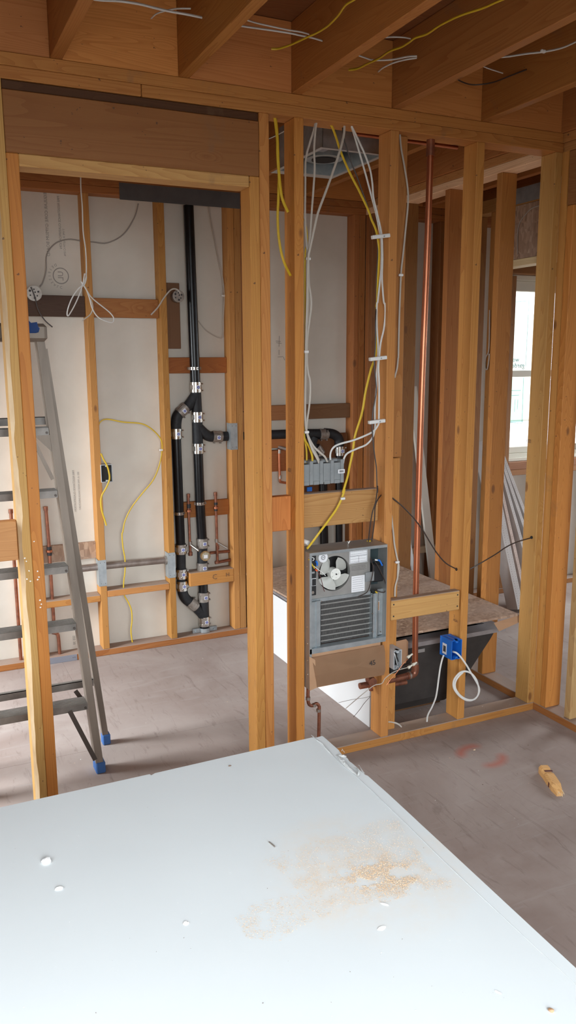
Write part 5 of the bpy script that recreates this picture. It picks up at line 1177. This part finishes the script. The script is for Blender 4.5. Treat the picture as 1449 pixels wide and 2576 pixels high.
q = P(1045, 1440, 'y', 1.45); lean('leaning_board', P(1019, 1330, 'y', 1.50), Vector((q.x+.03, q.y, .001)), .03, .015, M['tub'], 'narrow white panel leaning low in the closet behind the flat stud', Vector((1, 0, 0)), edge=False)

# ------------------------------------------------------------------ step ladder
ld = thing('step_ladder', 'worn aluminium step ladder with blue rubber feet folded upright in the bathroom doorway', 'ladder', (-1.45, .42, 0))
XC = -1.475                                                  # centre line
def rail(xb, yb, xt, yt, zt, wx, wy, m='alu', open_side=1):
    """C channel rail: web + two flanges"""
    bm = bmesh.new(); B_, T_ = Vector((xb, yb, .045)), Vector((xt, yt, zt)); sh = T_-B_
    def seg(lo, hi): box_bm(bm, (B_.x+lo[0], B_.y+lo[1], B_.z), (B_.x+hi[0], B_.y+hi[1], T_.z), shear=(sh.x, sh.y, 0))
    if open_side > 0: seg((-.003, 0), (0, wy)); seg((0, 0), (wx, .003)); seg((0, wy-.003), (wx, wy))
    else: seg((0, 0), (.003, wy)); seg((-wx, 0), (0, .003)); seg((-wx, wy-.003), (0, wy))
    seg((-.0005, wy*.35), (.0016, wy*.4)); seg((-.0005, wy*.6), (.0016, wy*.65))
    return link_bm('rail', bm, M[m], ld)
FXB, FXT, FYB, FYT, TOPZ = -1.205, -1.325, .290, .385, 1.745
rail(FXB, FYB, FXT, FYT, TOPZ, .026, .062); rail(2*XC-FXB, FYB, 2*XC-FXT, FYT, TOPZ, .026, .062, open_side=-1)
RXB, RXT, RYB, RYT = -1.125, -1.300, .530, .455
rail(RXB, RYB, RXT, RYT, 1.70, .022, .034); rail(2*XC-RXB, RYB, 2*XC-RXT, RYT, 1.70, .022, .034, open_side=-1)
def fx(z): u = (z-.045)/(TOPZ-.045); return FXB+(FXT-FXB)*u, FYB+(FYT-FYB)*u
def rx_(z): u = (z-.045)/(1.70-.045); return RXB+(RXT-RXB)*u, RYB+(RYT-RYB)*u
for z in (.305, .636, .868, 1.165, 1.405):
    x, y = fx(z); x -= .004; bm = bmesh.new(); xl = 2*XC-x
    box_bm(bm, (xl, y+.004, z-.003), (x, y+.078, z)); box_bm(bm, (xl, y+.002, z-.027), (x, y+.005, z)); box_bm(bm, (xl, y+.075, z-.028), (x, y+.078, z))
    for k in range(6): box_bm(bm, (xl, y+.010+k*.011, z), (x, y+.013+k*.011, z+.0012))
    link_bm('step', bm, M['aluf'], ld)
for z in (.315, 1.44):
    x, y = rx_(z); x -= .004; xl = 2*XC-x; bm = bmesh.new(); box_bm(bm, (xl, y+.004, z-.03), (x, y+.008, z)); box_bm(bm, (xl, y+.004, z-.002), (x, y+.026, z)); link_bm('rear_bar', bm, M['aluf'], ld)
def strap_(a, b, w_=.018, m='darkalu'):
    bm = bmesh.new(); a, b = Vector(a), Vector(b); d = (b-a).normalized(); s = d.cross(Vector((0, 1, 0))).normalized()*w_*.5; n_ = Vector((0, .003, 0))
    vs = [bm.verts.new(p) for p in (a-s, b-s, b+s, a+s, a-s+n_, b-s+n_, b+s+n_, a+s+n_)]
    for q in ((0, 1, 2, 3), (7, 6, 5, 4), (0, 4, 5, 1), (1, 5, 6, 2), (2, 6, 7, 3), (3, 7, 4, 0)): bm.faces.new([vs[i] for i in q])
    link_bm('brace', bm, M[m], ld)
for s in (1, -1):
    def mx(v): return v if s > 0 else Vector((2*XC-v.x, v.y, v.z))
    strap_(mx(P(176, 1790, 'y', .295)), mx(P(240, 1912, 'y', .285))); strap_(mx(P(190, 1738, 'y', .52)), mx(P(228, 1790, 'y', .52)))
    strap_(mx(P(84, 1108, 'y', .345)), mx(P(133, 1206, 'y', .335)), .014, 'alu')
# gussets, rivets
for z in (.868, 1.165, 1.405, .636, .305):
    x, y = fx(z-.018)
    for s in (1, -1):
        xx = x-.035 if s > 0 else 2*XC-x+.035; cyl('rivet', (xx+.022*s, y-.001, z-.018), (xx+.022*s, y+.003, z-.018), .005, M['darkalu'], ld, 10)
bm = bmesh.new(); z = 1.405-.036; x, y = fx(z+.01); z += .009; vs = [bm.verts.new(p) for p in ((x-.06, y+.002, z), (x, y+.002, z), (x+.006, y+.002, z-.07))]; vs2 = [bm.verts.new(v.co+Vector((0, .003, 0))) for v in vs]; bm.faces.new(vs); bm.faces.new(vs2[::-1]); [bm.faces.new((vs[i], vs2[i], vs2[(i+1) % 3], vs[(i+1) % 3])) for i in range(3)]; link_bm('gusset', bm, M['alu'], ld)
# top cap with tape
bm = bmesh.new(); box_bm(bm, (2*XC-FXT-.04, FYT-.03, TOPZ-.02), (FXT+.035, RYT+.06, TOPZ+.045), .012); link_bm('top_cap', bm, M['alu'], ld)
p = P(85, 822, 'y', FYT-.031); bm = bmesh.new()
vs = [bm.verts.new(q) for q in [P(a, b, 'y', FYT-.034) for a, b in ((60, 800), (72, 806), (78, 812), (93, 810), (96, 822), (100, 826), (97, 836), (90, 838), (60, 838))]]; bm.faces.new(vs); bmesh.ops.solidify(bm, geom=list(bm.faces), thickness=.0006); link_bm('tape', bm, M['bluetape'], ld, label='torn blue masking tape')
for (x, y, w_) in ((FXB, FYB, .034), (2*XC-FXB, FYB, -.034), (RXB, RYB, .03), (2*XC-RXB, RYB, -.03)):
    bm = bmesh.new(); a, b = (x-.004, x+w_) if w_ > 0 else (x+w_, x+.004); box_bm(bm, (a, y-.004, 0), (b, y+.040 if abs(w_) < .032 else y+.066, .048), .004); link_bm('foot', bm, M['bluefoot'], ld)
# paint scuffs on the left trimmer
bm = bmesh.new()
for px, py in ((62, 1404), (66, 1412), (73, 1436), (94, 1437), (68, 1457), (76, 1462), (95, 1458), (98, 1452), (101, 1510), (104, 1520), (102, 1528), (86, 1362)):
    q = P(px, py, 'y', -.0006)
    vs = [bm.verts.new(q+Vector((RR.uniform(.3, 1)*.0045*math.cos(a), 0, RR.uniform(.3, 1)*.0035*math.sin(a)))) for a in [2*math.pi*i/7 for i in range(7)]]; bm.faces.new(vs)
link_bm('paint_scuff', bm, M['plaster'], wf)['kind'] = 'stuff'
